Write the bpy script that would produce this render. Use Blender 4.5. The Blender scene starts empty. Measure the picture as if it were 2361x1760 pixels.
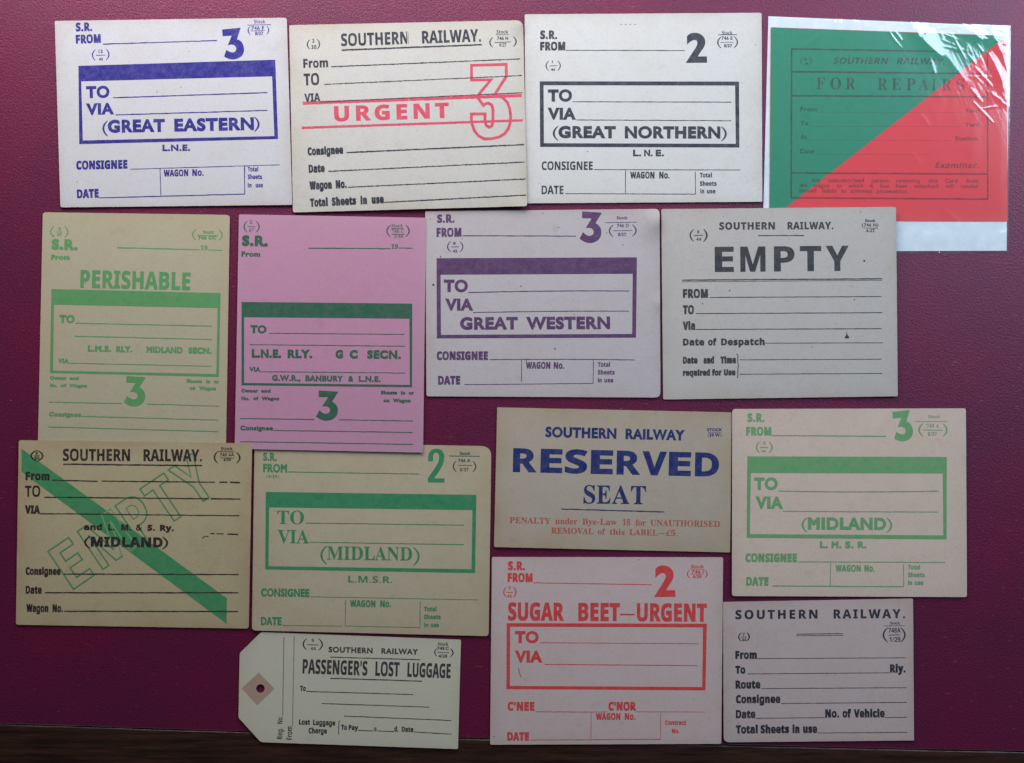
import bpy, math, random
from mathutils import Vector, noise
from mathutils.geometry import delaunay_2d_cdt, tessellate_polygon

sc = bpy.context.scene
COL = sc.collection
rnd = random.Random(11)

# ------------------------------------------------------------------ camera
S = 0.127 / 538.0            # metres per photo pixel on the desk plane
CX, CY = 1180.5, 880.0
D = 0.56                     # camera height over the desk
cam = bpy.data.cameras.new('camera')
cam.sensor_width = 36.0
cam.lens = 36.0 * D / (2361 * S)
cam.clip_start = 0.01
cam.clip_end = 50
cam_o = bpy.data.objects.new('camera', cam)
cam_o.location = (0, 0, D)
COL.objects.link(cam_o)
sc.camera = cam_o

# ------------------------------------------------------------------ light
world = bpy.data.worlds.new('World')
sc.world = world
world.use_nodes = True
bg = world.node_tree.nodes['Background']
bg.inputs[0].default_value = (0.86, 0.86, 1.0, 1)
bg.inputs[1].default_value = 0.045


def area(name, loc, target, sx, sy, power, color):
    l = bpy.data.lights.new(name, 'AREA')
    l.shape = 'RECTANGLE'
    l.size, l.size_y = sx, sy
    l.energy = power
    l.color = color
    o = bpy.data.objects.new(name, l)
    o.location = loc
    o.rotation_euler = (Vector(target) - Vector(loc)).to_track_quat('-Z', 'Y').to_euler()
    COL.objects.link(o)
    return o


area('window_light', (-0.16, 0.52, 0.22), (-0.10, 0.14, 0.0), 0.62, 0.24, 5.3, (1.0, 0.95, 0.99))
area('side_sheen_fill', (0.74, 0.50, 0.54), (0.20, 0.04, 0.0), 0.44, 0.50, 8.2, (0.62, 0.80, 1.0))  # added bluish lamp, brightens the right side and gives its leather a sheen
sc.view_settings.view_transform = 'Standard'
sc.view_settings.look = 'None'
sc.view_settings.exposure = 0.0
sc.view_settings.gamma = 1.0
sc.view_settings.use_curve_mapping = False

# ------------------------------------------------------------------ helpers


def lin(r, g, b):
    def f(c):
        c /= 255.0
        return c / 12.92 if c <= 0.04045 else ((c + 0.055) / 1.055) ** 2.4
    return (f(r), f(g), f(b), 1.0)


def P(px, py, z=0.0):
    """photo pixel -> point of the desk scene at height z (a measured position)"""
    k = S * (D - z) / D
    return ((px - CX) * k, (CY - py) * k, z)


def new_mat(name):
    m = bpy.data.materials.new(name)
    m.use_nodes = True
    nt = m.node_tree
    return m, nt, nt.nodes['Principled BSDF']


def N(nt, kind, **kw):
    n = nt.nodes.new(kind)
    for k, v in kw.items():
        if k.startswith('_'):
            setattr(n, k[1:], v)
        else:
            n.inputs[k.replace('~', ' ')].default_value = v
    return n


def ramp(nt, src, lo, hi, a=0.0, b=1.0):
    n = nt.nodes.new('ShaderNodeMapRange')
    n.inputs[1].default_value, n.inputs[2].default_value = lo, hi
    n.inputs[3].default_value, n.inputs[4].default_value = a, b
    nt.links.new(src, n.inputs[0])
    return n.outputs[0]


def mix(nt, fac, a, b, mode='MIX'):
    n = nt.nodes.new('ShaderNodeMix')
    n.data_type = 'RGBA'
    n.blend_type = mode
    for sock, v in ((n.inputs[0], fac), (n.inputs[6], a), (n.inputs[7], b)):
        if hasattr(v, 'is_output'):
            nt.links.new(v, sock)
        else:
            sock.default_value = v
    return n.outputs[2]


def mul(nt, a, b):
    n = nt.nodes.new('ShaderNodeMath')
    n.operation = 'MULTIPLY'
    for s, v in ((n.inputs[0], a), (n.inputs[1], b)):
        if hasattr(v, 'is_output'):
            nt.links.new(v, s)
        else:
            s.default_value = v
    return n.outputs[0]


def coords(nt, off=(0, 0, 0), scale=(1, 1, 1), rot=0.0):
    tc = nt.nodes.new('ShaderNodeTexCoord')
    mp = nt.nodes.new('ShaderNodeMapping')
    mp.inputs['Location'].default_value = off
    mp.inputs['Scale'].default_value = scale
    mp.inputs['Rotation'].default_value = (0, 0, rot)
    nt.links.new(tc.outputs['Object'], mp.inputs[0])
    return mp.outputs[0]


def tex(nt, vec, scale, detail=2.0, rough=0.5):
    n = nt.nodes.new('ShaderNodeTexNoise')
    n.inputs['Scale'].default_value = scale
    n.inputs['Detail'].default_value = detail
    n.inputs['Roughness'].default_value = rough
    nt.links.new(vec, n.inputs['Vector'])
    return n.outputs['Fac']


def voro(nt, vec, scale, feature='F1', rand=1.0):
    n = nt.nodes.new('ShaderNodeTexVoronoi')
    n.feature = feature
    n.inputs['Scale'].default_value = scale
    n.inputs['Randomness'].default_value = rand
    nt.links.new(vec, n.inputs['Vector'])
    return n


PAPER_N = [0]


def paper_mat(rgba, edge, edge_amt=0.5, speck=0.5, stain=0.12, grain=0.16):
    PAPER_N[0] += 1
    k = PAPER_N[0]
    m, nt, bs = new_mat('card_paper')
    v = coords(nt, (k * 3.7, k * 1.9, k * 0.73))
    big = tex(nt, v, 38, 4, 0.6)
    fine = tex(nt, v, 1500, 3, 0.7)
    mid = tex(nt, v, 420, 3, 0.65)
    c = mix(nt, ramp(nt, big, 0.35, 0.75, 0, stain * 2), rgba, tuple(rgba[i] * e for i, e in enumerate((0.90, 0.84, 0.74))) + (1,))
    # fibres: light and dark
    dk = tuple(x * 0.62 for x in rgba[:3]) + (1,)
    lt = tuple(min(0.95, x * 1.18) for x in rgba[:3]) + (1,)
    c = mix(nt, ramp(nt, fine, 0.30, 0.50, grain * 2.2, 0), c, dk)
    c = mix(nt, ramp(nt, fine, 0.55, 0.75, 0, grain * 1.6), c, lt)
    c = mix(nt, ramp(nt, mid, 0.55, 0.75, 0, grain * 1.5), c, dk)
    cloud = tex(nt, v, 120, 4, 0.7)
    c = mix(nt, ramp(nt, cloud, 0.50, 0.72, 0, stain * 1.3), c, tuple(rgba[i] * e for i, e in enumerate((0.72, 0.66, 0.56))) + (1,))
    # toned, handled edges (vertex attribute = nearness to the cut edge)
    at = nt.nodes.new('ShaderNodeAttribute')
    at.attribute_name = 'edge_wear'
    e = mul(nt, at.outputs['Fac'], ramp(nt, big, 0.25, 0.7, 0.25, 1.0))
    c = mix(nt, mul(nt, e, edge_amt), c, edge)
    # specks in the pulp
    vo = voro(nt, v, 230)
    r = nt.nodes.new('ShaderNodeSeparateColor')
    nt.links.new(vo.outputs['Color'], r.inputs[0])
    pick = ramp(nt, r.outputs[0], 1 - 0.10 * speck, 1 - 0.10 * speck + 0.01)
    size = ramp(nt, vo.outputs['Distance'], 0.05, 0.11, 0.75, 0)
    c = mix(nt, mul(nt, pick, size), c, (0.035, 0.033, 0.035, 1))
    # faint handling smudges
    sm = tex(nt, v, 95, 2, 0.5)
    c = mix(nt, ramp(nt, sm, 0.68, 0.80, 0, 0.14), c, (0.14, 0.12, 0.11, 1))
    nt.links.new(c, bs.inputs['Base Color'])
    bs.inputs['Roughness'].default_value = 0.72
    bs.inputs['Specular IOR Level'].default_value = 0.22
    bp = N(nt, 'ShaderNodeBump', Strength=0.25, Distance=0.0002)
    nt.links.new(fine, bp.inputs['Height'])
    nt.links.new(bp.outputs[0], bs.inputs['Normal'])
    return m


def ink_mat(rgba, paper, wear=0.12, blot=0.09, gloss=0.35, alpha=1.0):
    m, nt, bs = new_mat('printing_ink')
    v = coords(nt, (rnd.random() * 9, rnd.random() * 9, 0))
    f = tex(nt, v, 1700, 2, 0.6)
    g = tex(nt, v, 260, 4, 0.7)
    vo = voro(nt, v, 900)
    c = mix(nt, ramp(nt, g, 0.42, 0.75, 0.0, blot), rgba, paper)
    dkk = tuple(x * 0.7 for x in rgba[:3]) + (1,)
    c = mix(nt, ramp(nt, g, 0.45, 0.28, 0.0, 0.4), c, dkk)
    c = mix(nt, ramp(nt, f, 0.54, 0.72, 0, wear), c, paper)
    c = mix(nt, ramp(nt, vo.outputs['Distance'], 0.08, 0.20, wear * 1.0, 0), c, paper)
    nt.links.new(c, bs.inputs['Base Color'])
    bs.inputs['Roughness'].default_value = 0.6
    bs.inputs['Specular IOR Level'].default_value = gloss
    if alpha < 1:
        nt.links.new(ramp(nt, g, 0.3, 0.7, alpha, alpha * 0.62), bs.inputs['Alpha'])
    return m


def link_mesh(name, verts, faces, mats, parent=None, smooth=False, mat_idx=None):
    me = bpy.data.meshes.new(name)
    me.from_pydata(verts, [], faces)
    for m in (mats if isinstance(mats, (list, tuple)) else [mats]):
        me.materials.append(m)
    if mat_idx:
        for p, i in zip(me.polygons, mat_idx):
            p.material_index = i
    if smooth:
        for p in me.polygons:
            p.use_smooth = True
    me.update()
    o = bpy.data.objects.new(name, me)
    COL.objects.link(o)
    o.parent = parent
    return o


def tag(o, label=None, cat=None, group=None, kind=None):
    if label:
        o['label'] = label
    if cat:
        o['category'] = cat
    if group:
        o['group'] = group
    if kind:
        o['kind'] = kind


# ------------------------------------------------------------------ lettering (outlines, cap height = 700)
GLYPHS = {
'GA': '685|372,704 301,704 0,0 103,0 191,206 489,206 582,0 685,0|335,550 448,297 230,297',
'GB': '578|77,0 317,0 396,8 457,29 503,61 534,100 552,143 557,187 546,252 512,306 459,346 389,370 389,372 436,397 470,430 489,471 496,521 483,587 445,644 378,685 280,700 77,700|178,610 270,610 328,602 366,581 386,549 392,512 383,463 356,428 309,407 244,400 178,400|178,310 299,310 367,302 416,279 444,245 454,201 447,162 423,126 377,100 304,90 178,90',
'GC': '727|673,652 585,684 506,703 433,709 327,697 235,661 158,605 99,530 62,441 49,340 59,263 89,184 140,110 212,49 308,6 427,-9 526,-1 609,20 680,52 680,162 600,119 517,92 436,83 357,92 288,117 231,157 189,210 162,275 153,349 162,422 190,487 232,541 289,582 356,608 432,617 512,609 590,585 673,544',
'GD': '770|78,0 351,0 459,13 550,51 623,108 678,179 711,262 723,350 713,433 683,514 633,587 562,646 467,686 350,700 78,700|179,610 334,610 423,600 495,574 550,533 589,480 611,418 619,350 614,301 597,244 564,188 513,138 439,104 339,90 179,90',
'GE': '513|474,700 77,700 77,0 483,0 483,90 178,90 178,308 464,308 464,398 178,398 178,610 474,610',
'GF': '481|452,700 78,700 78,0 179,0 179,325 452,325 452,416 179,416 179,610 452,610',
'GG': '760|691,345 456,345 456,255 590,255 590,111 517,91 438,83 360,92 291,117 234,158 191,211 164,275 155,349 164,422 191,486 233,540 287,581 352,608 425,617 509,609 593,586 676,548 676,650 581,686 504,704 427,709 325,697 235,661 159,605 101,532 64,444 51,346 64,248 100,163 157,91 232,37 322,3 424,-9 516,-3 602,15 691,48',
'GH': '748|670,700 570,700 570,395 178,395 178,700 77,700 77,0 178,0 178,305 570,305 570,0 670,0',
'GI': '257|179,700 78,700 78,0 179,0',
'GJ': '257|179,700 78,700 78,22 75,-50 60,-100 25,-131 -38,-141 -64,-141 -45,-234 -14,-236 49,-228 98,-206 135,-171 160,-125 174,-70 179,-8',
'GK': '673|293,368 597,700 472,700 178,380 178,700 77,700 77,0 178,0 178,346 534,0 672,0',
'GL': '503|177,700 76,700 76,0 493,0 493,90 177,90',
'GM': '802|728,700 634,700 401,413 169,700 75,700 75,0 176,0 176,545 178,545 393,274 410,274 625,545 627,545 627,0 728,0',
'GN': '802|725,700 630,700 630,158 156,700 76,700 76,0 170,0 170,539 638,0 725,0',
'GO': '845|46,350 58,257 92,172 147,99 221,42 313,4 420,-9 530,4 623,42 698,100 753,173 787,258 799,350 787,444 752,530 697,603 622,659 530,696 422,709 315,696 224,659 149,602 93,529 58,444|150,350 159,423 186,488 227,541 282,582 348,608 422,617 497,608 562,582 617,541 659,488 686,423 695,350 686,277 659,213 617,159 562,118 497,92 422,83 348,92 282,118 227,159 186,213 159,277',
'GP': '523|72,700 72,0 172,0 172,303 277,303 351,310 410,329 456,360 488,399 507,446 513,499 500,577 459,641 390,684 290,700|172,610 290,610 348,600 384,576 404,541 410,503 401,456 376,422 337,400 286,393 172,393',
'GQ': '845|509,0 589,25 660,67 718,123 763,190 791,266 801,348 788,446 752,533 695,606 621,661 532,697 432,709 325,697 231,663 154,609 96,537 59,450 46,350 56,266 84,189 128,122 187,67 258,25 340,0 416,-51 497,-94 586,-126 684,-143 774,-53 771,-50 700,-58 616,-41 509,-1 509,1|428,617 502,607 567,581 621,539 662,485 688,420 697,347 688,278 662,215 622,162 569,120 504,93 430,83 344,93 274,121 220,163 181,217 158,280 150,349 156,406 175,465 210,523 263,571 335,604',
'GR': '620|79,700 79,0 180,0 180,304 222,304 259,299 299,278 347,229 407,144 500,0 620,0 524,139 474,218 425,283 368,333 418,360 455,399 478,447 485,504 469,586 424,647 351,686 256,700|180,614 244,614 307,607 349,586 374,552 382,508 376,466 354,429 311,404 244,394 180,394',
'GS': '470|410,660 359,687 307,704 254,709 166,696 99,659 56,600 41,522 63,440 120,378 192,328 265,283 321,232 344,169 337,139 316,111 281,89 230,81 163,93 101,127 45,183 45,55 105,19 170,-2 241,-9 319,5 382,45 422,105 437,181 415,275 359,342 286,391 213,433 157,478 134,536 149,579 188,608 245,619 296,613 351,590 410,546',
'GT': '620|602,700 17,700 17,610 260,610 260,0 360,0 360,610 602,610',
'GU': '727|665,700 565,700 565,293 561,232 548,181 520,140 481,111 426,91 356,83 299,90 249,109 205,143 180,177 167,221 163,286 163,700 63,700 63,265 74,178 105,109 153,56 213,19 281,-2 354,-9 449,0 527,26 588,69 631,125 657,194 665,275',
'GV': '620|620,700 520,700 311,208 101,700 0,700 303,-6 323,-6',
'GW': '1070|1068,700 969,700 778,218 583,700 488,700 294,218 101,700 0,700 283,-6 303,-6 535,567 765,-6 784,-6',
'GY': '620|309,459 121,700 0,700 260,371 260,0 360,0 360,370 620,700 499,700',
'Ga': '438|422,82 393,64 374,57 361,63 356,81 356,318 343,386 308,433 254,461 189,470 128,463 77,442 36,407 36,308 82,351 131,376 182,384 218,379 244,365 260,340 265,303 265,278 184,249 128,228 77,201 41,161 27,104 35,61 58,25 93,0 140,-9 182,-4 223,12 264,38 277,11 300,-4 334,-9 373,-2 422,27|265,93 239,73 213,60 185,55 151,64 128,86 119,120 131,156 163,184 209,207 265,228',
'Gb': '513|152,700 61,700 61,26 140,0 232,-9 304,-2 364,21 413,57 449,106 471,168 478,240 463,332 422,405 359,453 279,470 235,466 192,452 152,428|152,341 188,369 221,383 257,388 309,377 350,344 376,293 385,227 374,167 345,119 301,88 244,77 152,91',
'Gc': '450|403,438 361,455 318,466 270,470 205,462 149,439 104,403 70,354 49,293 42,222 59,128 108,55 182,8 276,-9 351,-1 414,17 414,108 350,85 291,77 227,87 178,118 147,166 135,230 146,294 175,343 219,375 276,386 315,382 356,368 403,341',
'Gd': '523|463,700 372,700 372,452 321,466 275,470 182,453 110,406 62,333 45,241 61,141 105,65 176,17 269,0 463,0|372,77 279,77 213,88 169,120 146,168 139,228 149,294 179,344 226,377 286,388 329,384 372,371',
'Ge': '492|450,133 396,104 343,85 288,78 229,87 183,113 151,156 133,217 458,217 451,295 433,358 404,407 364,442 315,463 258,470 170,453 102,405 58,332 42,236 49,174 68,116 100,66 144,26 199,0 266,-9 336,-3 395,15 450,45|135,277 150,326 176,361 213,384 260,391 303,383 337,360 358,324 367,277',
'Gf': '257|304,700 232,710 176,697 132,665 101,625 81,571 74,495 74,461 9,461 9,379 74,379 74,0 165,0 165,379 248,379 248,461 165,461 165,505 170,553 186,589 216,611 263,619 304,611',
'Gg': '438|432,461 242,461 158,450 95,418 55,368 41,302 47,255 66,216 98,182 143,157 143,155 104,140 79,117 70,89 75,69 90,50 116,31 64,12 28,-15 7,-51 0,-96 16,-152 60,-197 127,-226 212,-236 304,-226 372,-197 415,-151 430,-89 423,-47 400,-11 359,19 297,39 219,57 172,76 156,99 177,126 226,138 288,152 343,186 364,214 380,250 386,289 381,325 366,357 338,390 432,390|304,301 292,256 261,226 216,215 167,225 135,255 123,299 136,340 168,370 215,382 259,371 291,341|342,-96 327,-132 283,-155 215,-163 144,-155 101,-131 86,-92 100,-56 136,-32 191,-23 238,-26 288,-38 326,-60',
'Gh': '513|154,700 63,700 63,0 154,0 154,330 194,369 231,391 269,397 306,389 335,367 353,331 359,285 359,0 451,0 451,282 439,365 406,424 356,458 294,470 243,462 196,438 156,400 154,400',
'Gi': '225|158,461 67,461 67,0 158,0|167,600 160,628 140,647 113,655 86,647 66,628 59,600 66,573 86,554 113,546 140,554 160,573',
'Gj': '225|154,461 63,461 63,-68 54,-113 29,-146 -6,-168 63,-236 102,-209 131,-173 148,-125 154,-61|163,600 156,628 136,647 109,655 81,647 62,628 54,600 62,573 81,554 109,546 136,554 156,573',
'Gk': '492|472,461 363,461 159,235 390,0 513,0 275,235|155,700 64,700 64,0 155,0',
'Gl': '225|158,700 67,700 67,0 158,0',
'Gm': '791|61,461 61,0 152,0 152,335 188,369 225,388 267,393 299,387 325,368 343,335 350,286 350,0 441,0 441,335 476,365 511,385 544,393 581,386 611,365 632,332 639,285 639,0 731,0 731,289 720,364 689,421 641,457 578,470 518,459 467,429 424,387 388,433 341,461 286,470 243,462 198,439 152,400 152,461',
'Gn': '513|154,461 63,461 63,0 154,0 154,330 194,369 231,391 269,397 306,389 335,367 353,331 359,285 359,0 451,0 451,284 438,367 405,425 355,459 294,470 243,462 196,438 156,400 154,400',
'Go': '567|280,470 184,452 107,402 56,328 37,235 55,137 105,60 182,9 280,-9 350,-1 411,22 460,58 498,107 521,166 530,235 511,329 459,404 380,453|279,388 342,376 392,344 425,296 436,234 425,167 394,116 344,84 279,73 219,85 172,117 141,169 130,235 141,296 172,345 220,376',
'Gp': '513|150,11 198,-4 242,-9 336,8 410,57 459,131 476,227 469,297 446,355 410,401 359,434 294,454 217,461 59,461 59,-236 150,-236|150,379 233,379 298,369 345,339 373,292 383,228 372,166 341,117 295,85 236,73 193,78 150,93',
'Gq': '513|363,-236 455,-236 455,461 286,461 194,449 127,417 82,372 54,320 41,270 37,227 54,131 103,57 177,8 271,-9 314,-5 363,7|363,379 363,88 321,73 277,68 218,80 172,114 141,165 130,228 144,296 178,343 226,370 280,379',
'Gr': '406|71,461 71,0 162,0 162,241 171,297 195,342 230,372 274,383 314,370 359,338 407,417 370,447 334,464 298,470 254,458 210,421 164,355 162,355 162,461',
'Gs': '395|333,432 263,461 197,470 134,461 86,437 56,397 45,345 79,267 153,211 227,167 261,123 251,95 227,78 193,71 151,77 99,97 42,131 42,33 98,8 149,-5 202,-9 263,1 311,28 343,71 354,126 344,170 311,210 250,256 185,296 150,325 139,348 146,370 167,385 199,390 237,385 283,369 333,342',
'Gt': '342|171,556 0,389 0,379 80,379 80,135 89,78 118,32 164,2 230,-9 285,0 341,22 341,107 287,81 237,73 208,79 183,100 171,143 171,379 317,379 317,461 171,461',
'Gu': '513|449,0 449,461 357,461 357,131 325,96 287,74 247,67 206,73 177,93 159,125 153,168 153,461 62,461 62,174 73,96 106,39 156,3 221,-9 268,-1 315,23 357,59 357,0',
'Gv': '450|211,-9 242,-9 445,461 348,461 227,178 103,461 3,461',
'Gw': '738|403,461 336,461 219,182 98,461 0,461 205,-9 234,-9 370,313 506,-9 535,-9 738,461 640,461 520,182',
'Gx': '513|500,461 383,461 251,303 115,461 0,461 194,234 0,0 115,0 251,165 396,0 513,0 310,234',
'Gy': '450|450,461 347,461 228,201 104,461 0,461 179,99 22,-236 123,-236',
'G0': '513|482,350 475,451 454,539 420,610 375,664 320,698 257,709 193,698 138,664 93,610 59,539 38,451 31,350 38,249 59,161 93,90 138,36 193,2 257,-9 320,2 375,36 420,90 454,161 475,249|382,350 373,240 348,157 309,104 257,86 204,104 165,157 140,240 131,350 140,460 165,543 204,596 257,614 309,596 348,543 373,460',
'G1': '513|308,700 207,700 207,0 308,0',
'G2': '513|478,95 210,95 310,220 378,320 416,407 428,491 412,579 369,648 301,693 215,709 159,702 105,680 49,643 49,516 104,573 157,602 207,611 255,601 293,574 318,532 327,479 322,427 306,380 278,329 206,222 119,110 35,7 35,0 478,0',
'G3': '513|83,584 147,607 202,614 252,607 290,586 315,553 323,509 315,466 289,434 245,414 185,407 185,315 250,309 297,284 325,246 335,198 327,152 304,117 268,94 222,86 170,92 118,110 66,140 66,31 116,9 166,-5 215,-9 304,6 373,50 419,117 435,203 429,256 411,305 380,345 335,370 386,408 415,459 424,527 409,602 368,659 303,696 218,709 147,702 83,679',
'G4': '513|409,709 365,709 11,276 11,230 308,230 308,0 409,0 409,230 483,230 483,320 409,320|306,519 308,519 308,320 146,320',
'G5': '513|415,700 104,700 104,336 207,345 284,321 332,275 349,212 337,164 306,124 260,96 204,86 153,92 102,109 51,138 51,34 109,9 163,-5 221,-9 312,8 385,54 432,125 450,215 442,276 419,331 382,376 331,410 269,430 195,434 195,610 415,610',
'G6': '513|325,709 205,609 117,495 63,370 45,239 62,138 108,60 179,9 271,-9 350,7 416,53 461,119 477,200 462,281 421,346 359,389 281,404 219,395 171,376 218,473 293,562 386,632|150,272 189,294 223,306 261,309 307,301 344,278 368,244 377,201 369,154 346,118 310,95 265,86 212,99 170,136 146,194',
'G7': '513|503,700 50,700 50,605 353,605 96,30 186,-9',
'G8': '513|480,189 469,256 437,314 383,357 432,401 461,453 470,506 454,587 411,651 346,694 264,709 179,694 111,652 66,588 49,508 59,451 88,400 132,357 77,313 44,257 33,190 50,112 98,48 170,6 259,-9 346,6 416,48 463,111|370,508 361,468 337,435 302,412 260,403 217,412 182,435 159,469 150,510 158,553 181,585 216,606 262,614 305,606 339,584 361,550|380,197 372,155 349,120 310,95 257,86 207,94 168,117 143,152 133,197 142,242 168,277 207,300 259,308 307,300 346,276 371,241',
'G9': '513|192,-9 305,82 394,196 452,324 473,454 457,556 410,636 340,690 250,709 163,691 95,644 52,578 37,502 52,422 94,357 157,314 235,298 292,306 344,327 319,260 274,192 211,126 130,65|138,503 146,548 170,583 206,606 252,614 298,604 335,576 360,536 370,488 364,431 326,409 289,397 257,393 210,402 172,425 147,460',
'G.': '225|112,114 81,105 59,83 50,52 59,21 81,-1 112,-9 143,-1 165,21 173,52 165,83 143,105',
'G,': '225|61,-121 114,-97 151,-61 173,-18 181,27 172,79 146,114 108,126 77,119 55,98 47,68 54,38 71,18 98,10 100,-30 87,-71 61,-102',
"G'": '193|75,474 118,474 142,615 142,735 51,735 51,615',
'G&': '641|508,348 476,289 433,235 335,348 408,410 450,470 463,535 450,594 416,643 362,675 295,687 221,675 164,643 128,592 115,526 126,467 155,411 194,363 127,319 75,271 41,217 29,157 43,92 81,39 137,4 205,-9 272,0 345,33 427,95 507,0 636,0 495,164 543,225 582,288 609,348|365,165 317,123 266,94 216,83 174,93 143,120 129,157 144,206 185,251 251,297|213,535 224,569 251,593 289,601 331,592 359,566 370,530 362,495 335,458 278,416 248,450 224,491',
'G/': '288|8,-9 80,-9 281,709 209,709',
'G-': '332|290,274 41,274 41,179 290,179',
'G(': '332|171,238 181,372 208,495 254,608 319,712 265,712 182,611 119,494 80,368 66,238 80,108 119,-18 182,-135 265,-236 319,-236 254,-132 208,-19 181,104',
'G)': '332|160,238 151,104 124,-19 77,-132 12,-236 67,-236 149,-135 212,-18 252,108 266,238 252,368 212,494 149,611 67,712 12,712 77,608 124,495 151,372',
'G£': '545|342,384 264,384 300,489 342,560 391,601 449,614 474,612 503,605 514,605 461,705 387,705 324,676 272,623 229,553 194,472 165,384 68,384 68,294 142,294 61,-9 139,2 227,6 318,-1 401,-9 458,-4 509,9 509,107 465,91 405,86 328,94 227,102 186,100 237,294 342,294',
'BA': '676|0,0 247,703 428,703 676,0 517,0 466,167 211,167 160,0|248,291 430,291 378,454 366,496 351,548 338,594 325,546 309,491 298,454',
'BB': '659|88,0 88,700 306,700 429,690 518,661 557,628 581,582 589,523 582,467 561,422 527,388 481,372 481,367 545,342 571,321 590,291 603,252 607,203 599,144 576,94 538,54 487,24 424,6 350,0|236,423 323,423 377,428 412,443 431,468 437,503 430,537 408,561 370,574 315,578 236,578|236,123 333,123 390,129 426,149 446,179 453,218 446,253 426,281 388,299 328,305 236,305',
'BC': '625|372,-10 273,1 194,35 133,88 90,160 65,248 57,349 66,449 95,536 142,609 206,664 259,689 318,705 385,710 490,697 590,661 542,540 463,573 385,586 333,579 289,558 255,523 230,475 215,417 210,348 220,249 251,175 285,141 329,121 385,114 471,124 564,151 564,26 473,-1',
'BD': '725|88,0 88,700 308,700 410,690 499,661 570,612 624,546 657,460 669,357 657,248 624,159 568,90 492,40 398,10 286,0|236,123 300,123 394,137 461,180 501,252 515,353 509,424 492,481 464,524 425,554 375,572 316,578 236,578',
'BE': '549|88,0 88,700 491,700 491,578 236,578 236,425 474,425 474,303 236,303 236,123 491,123 491,0',
'BF': '538|88,0 88,700 489,700 489,578 234,578 234,398 472,398 472,276 234,276 234,0',
'BG': '710|382,-10 286,0 205,31 141,82 94,153 66,243 57,351 68,453 100,541 132,591 174,632 224,666 314,699 423,710 532,698 630,667 581,548 508,575 422,586 361,579 309,557 267,521 236,474 216,416 210,348 214,283 228,226 252,179 287,144 334,121 392,114 446,117 486,124 486,270 354,270 354,393 631,393 631,30 517,1',
'BH': '750|88,0 88,700 236,700 236,425 514,425 514,700 662,700 662,0 514,0 514,302 236,302 236,0',
'BI': '381|31,0 31,84 117,124 117,576 31,616 31,700 350,700 350,616 265,576 265,124 350,84 350,0',
'BJ': '325|15,-206 -35,-202 -73,-195 -73,-72 -40,-78 -3,-81 44,-72 62,-57 76,-34 88,44 88,700 236,700 236,45 229,-36 208,-100 175,-148 130,-181 76,-200',
'BK': '651|88,0 88,700 236,700 236,379 265,421 295,462 484,700 649,700 405,390 651,0 482,0 299,295 236,250 236,0',
'BL': '554|88,0 88,700 236,700 236,123 521,123 521,0',
'BM': '925|88,0 88,700 290,700 456,165 459,165 634,700 836,700 836,0 698,0 698,331 700,408 702,490 705,548 701,548 521,0 384,0 216,549 212,549 216,490 219,406 221,325 221,0',
'BN': '797|88,0 88,700 275,700 579,175 582,175 577,273 575,369 575,700 709,700 709,0 521,0 216,529 212,529 218,429 221,329 221,0',
'BO': '780|390,-10 319,-5 256,10 202,35 157,69 121,112 93,162 66,250 57,352 66,454 93,541 138,613 202,666 256,691 319,706 391,711 463,706 525,691 578,666 643,612 688,541 715,453 724,351 715,249 688,161 643,89 578,35 525,10 462,-5|390,115 448,122 493,143 526,178 557,253 568,351 557,450 526,525 493,559 448,580 391,587 334,580 289,559 255,525 223,450 213,351 223,253 255,178 289,143 334,122',
'BP': '616|88,0 88,700 312,700 394,694 460,674 509,642 544,598 565,544 572,481 565,422 546,367 512,319 461,281 391,257 300,249 236,249 236,0|236,371 285,371 342,377 385,396 412,428 422,476 408,533 369,567 304,578 236,578',
'BQ': '780|529,-167 401,-10 390,-10 319,-5 256,10 202,35 157,69 121,112 93,162 66,250 57,352 66,454 93,541 138,613 202,666 256,691 319,706 391,711 463,706 525,691 578,666 643,612 688,541 715,453 724,351 713,241 681,148 648,95 605,53 551,22 720,-167|390,115 448,122 493,143 526,178 557,253 568,351 557,450 526,525 493,559 448,580 391,587 334,580 289,559 255,525 223,450 213,351 223,253 255,178 289,143 334,122',
'BR': '647|88,0 88,700 292,700 379,694 450,677 503,648 541,607 564,555 572,490 567,445 553,406 505,346 441,305 647,0 482,0 316,269 236,269 236,0|236,389 284,389 347,395 390,414 414,444 422,486 413,529 388,557 344,573 281,578 236,578',
'BS': '540|243,-10 138,1 45,32 45,171 149,131 202,117 255,113 302,118 333,134 350,158 356,187 346,223 317,251 220,302 167,329 112,370 70,428 57,466 53,511 60,569 81,618 117,657 164,686 222,704 290,710 395,697 498,661 450,545 364,575 285,586 248,581 221,567 204,544 198,516 206,482 231,457 330,404 422,351 456,321 480,286 496,245 501,194 494,136 471,87 434,46 383,15 319,-4',
'BT': '568|210,0 210,576 20,576 20,700 548,700 548,576 358,576 358,0',
'BU': '741|368,-10 282,-2 212,22 156,61 116,114 91,176 83,249 83,700 231,700 231,272 240,198 267,150 311,124 372,115 434,124 477,153 502,202 510,273 510,700 658,700 658,247 650,178 626,116 586,64 530,24 457,-1',
'BV': '637|237,0 0,700 150,700 281,283 293,244 308,183 319,129 329,183 344,244 355,283 487,700 637,700 399,0',
'BW': '948|178,0 0,700 146,700 235,318 248,261 261,192 270,134 278,193 291,258 302,308 404,700 544,700 646,308 657,259 670,192 678,134 687,193 700,261 713,318 802,700 948,700 770,0 601,0 506,368 499,400 489,447 479,496 474,531 468,496 459,448 449,400 441,367 347,0',
'BY': '612|232,0 232,268 0,700 161,700 306,412 452,700 612,700 379,273 379,0',
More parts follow.
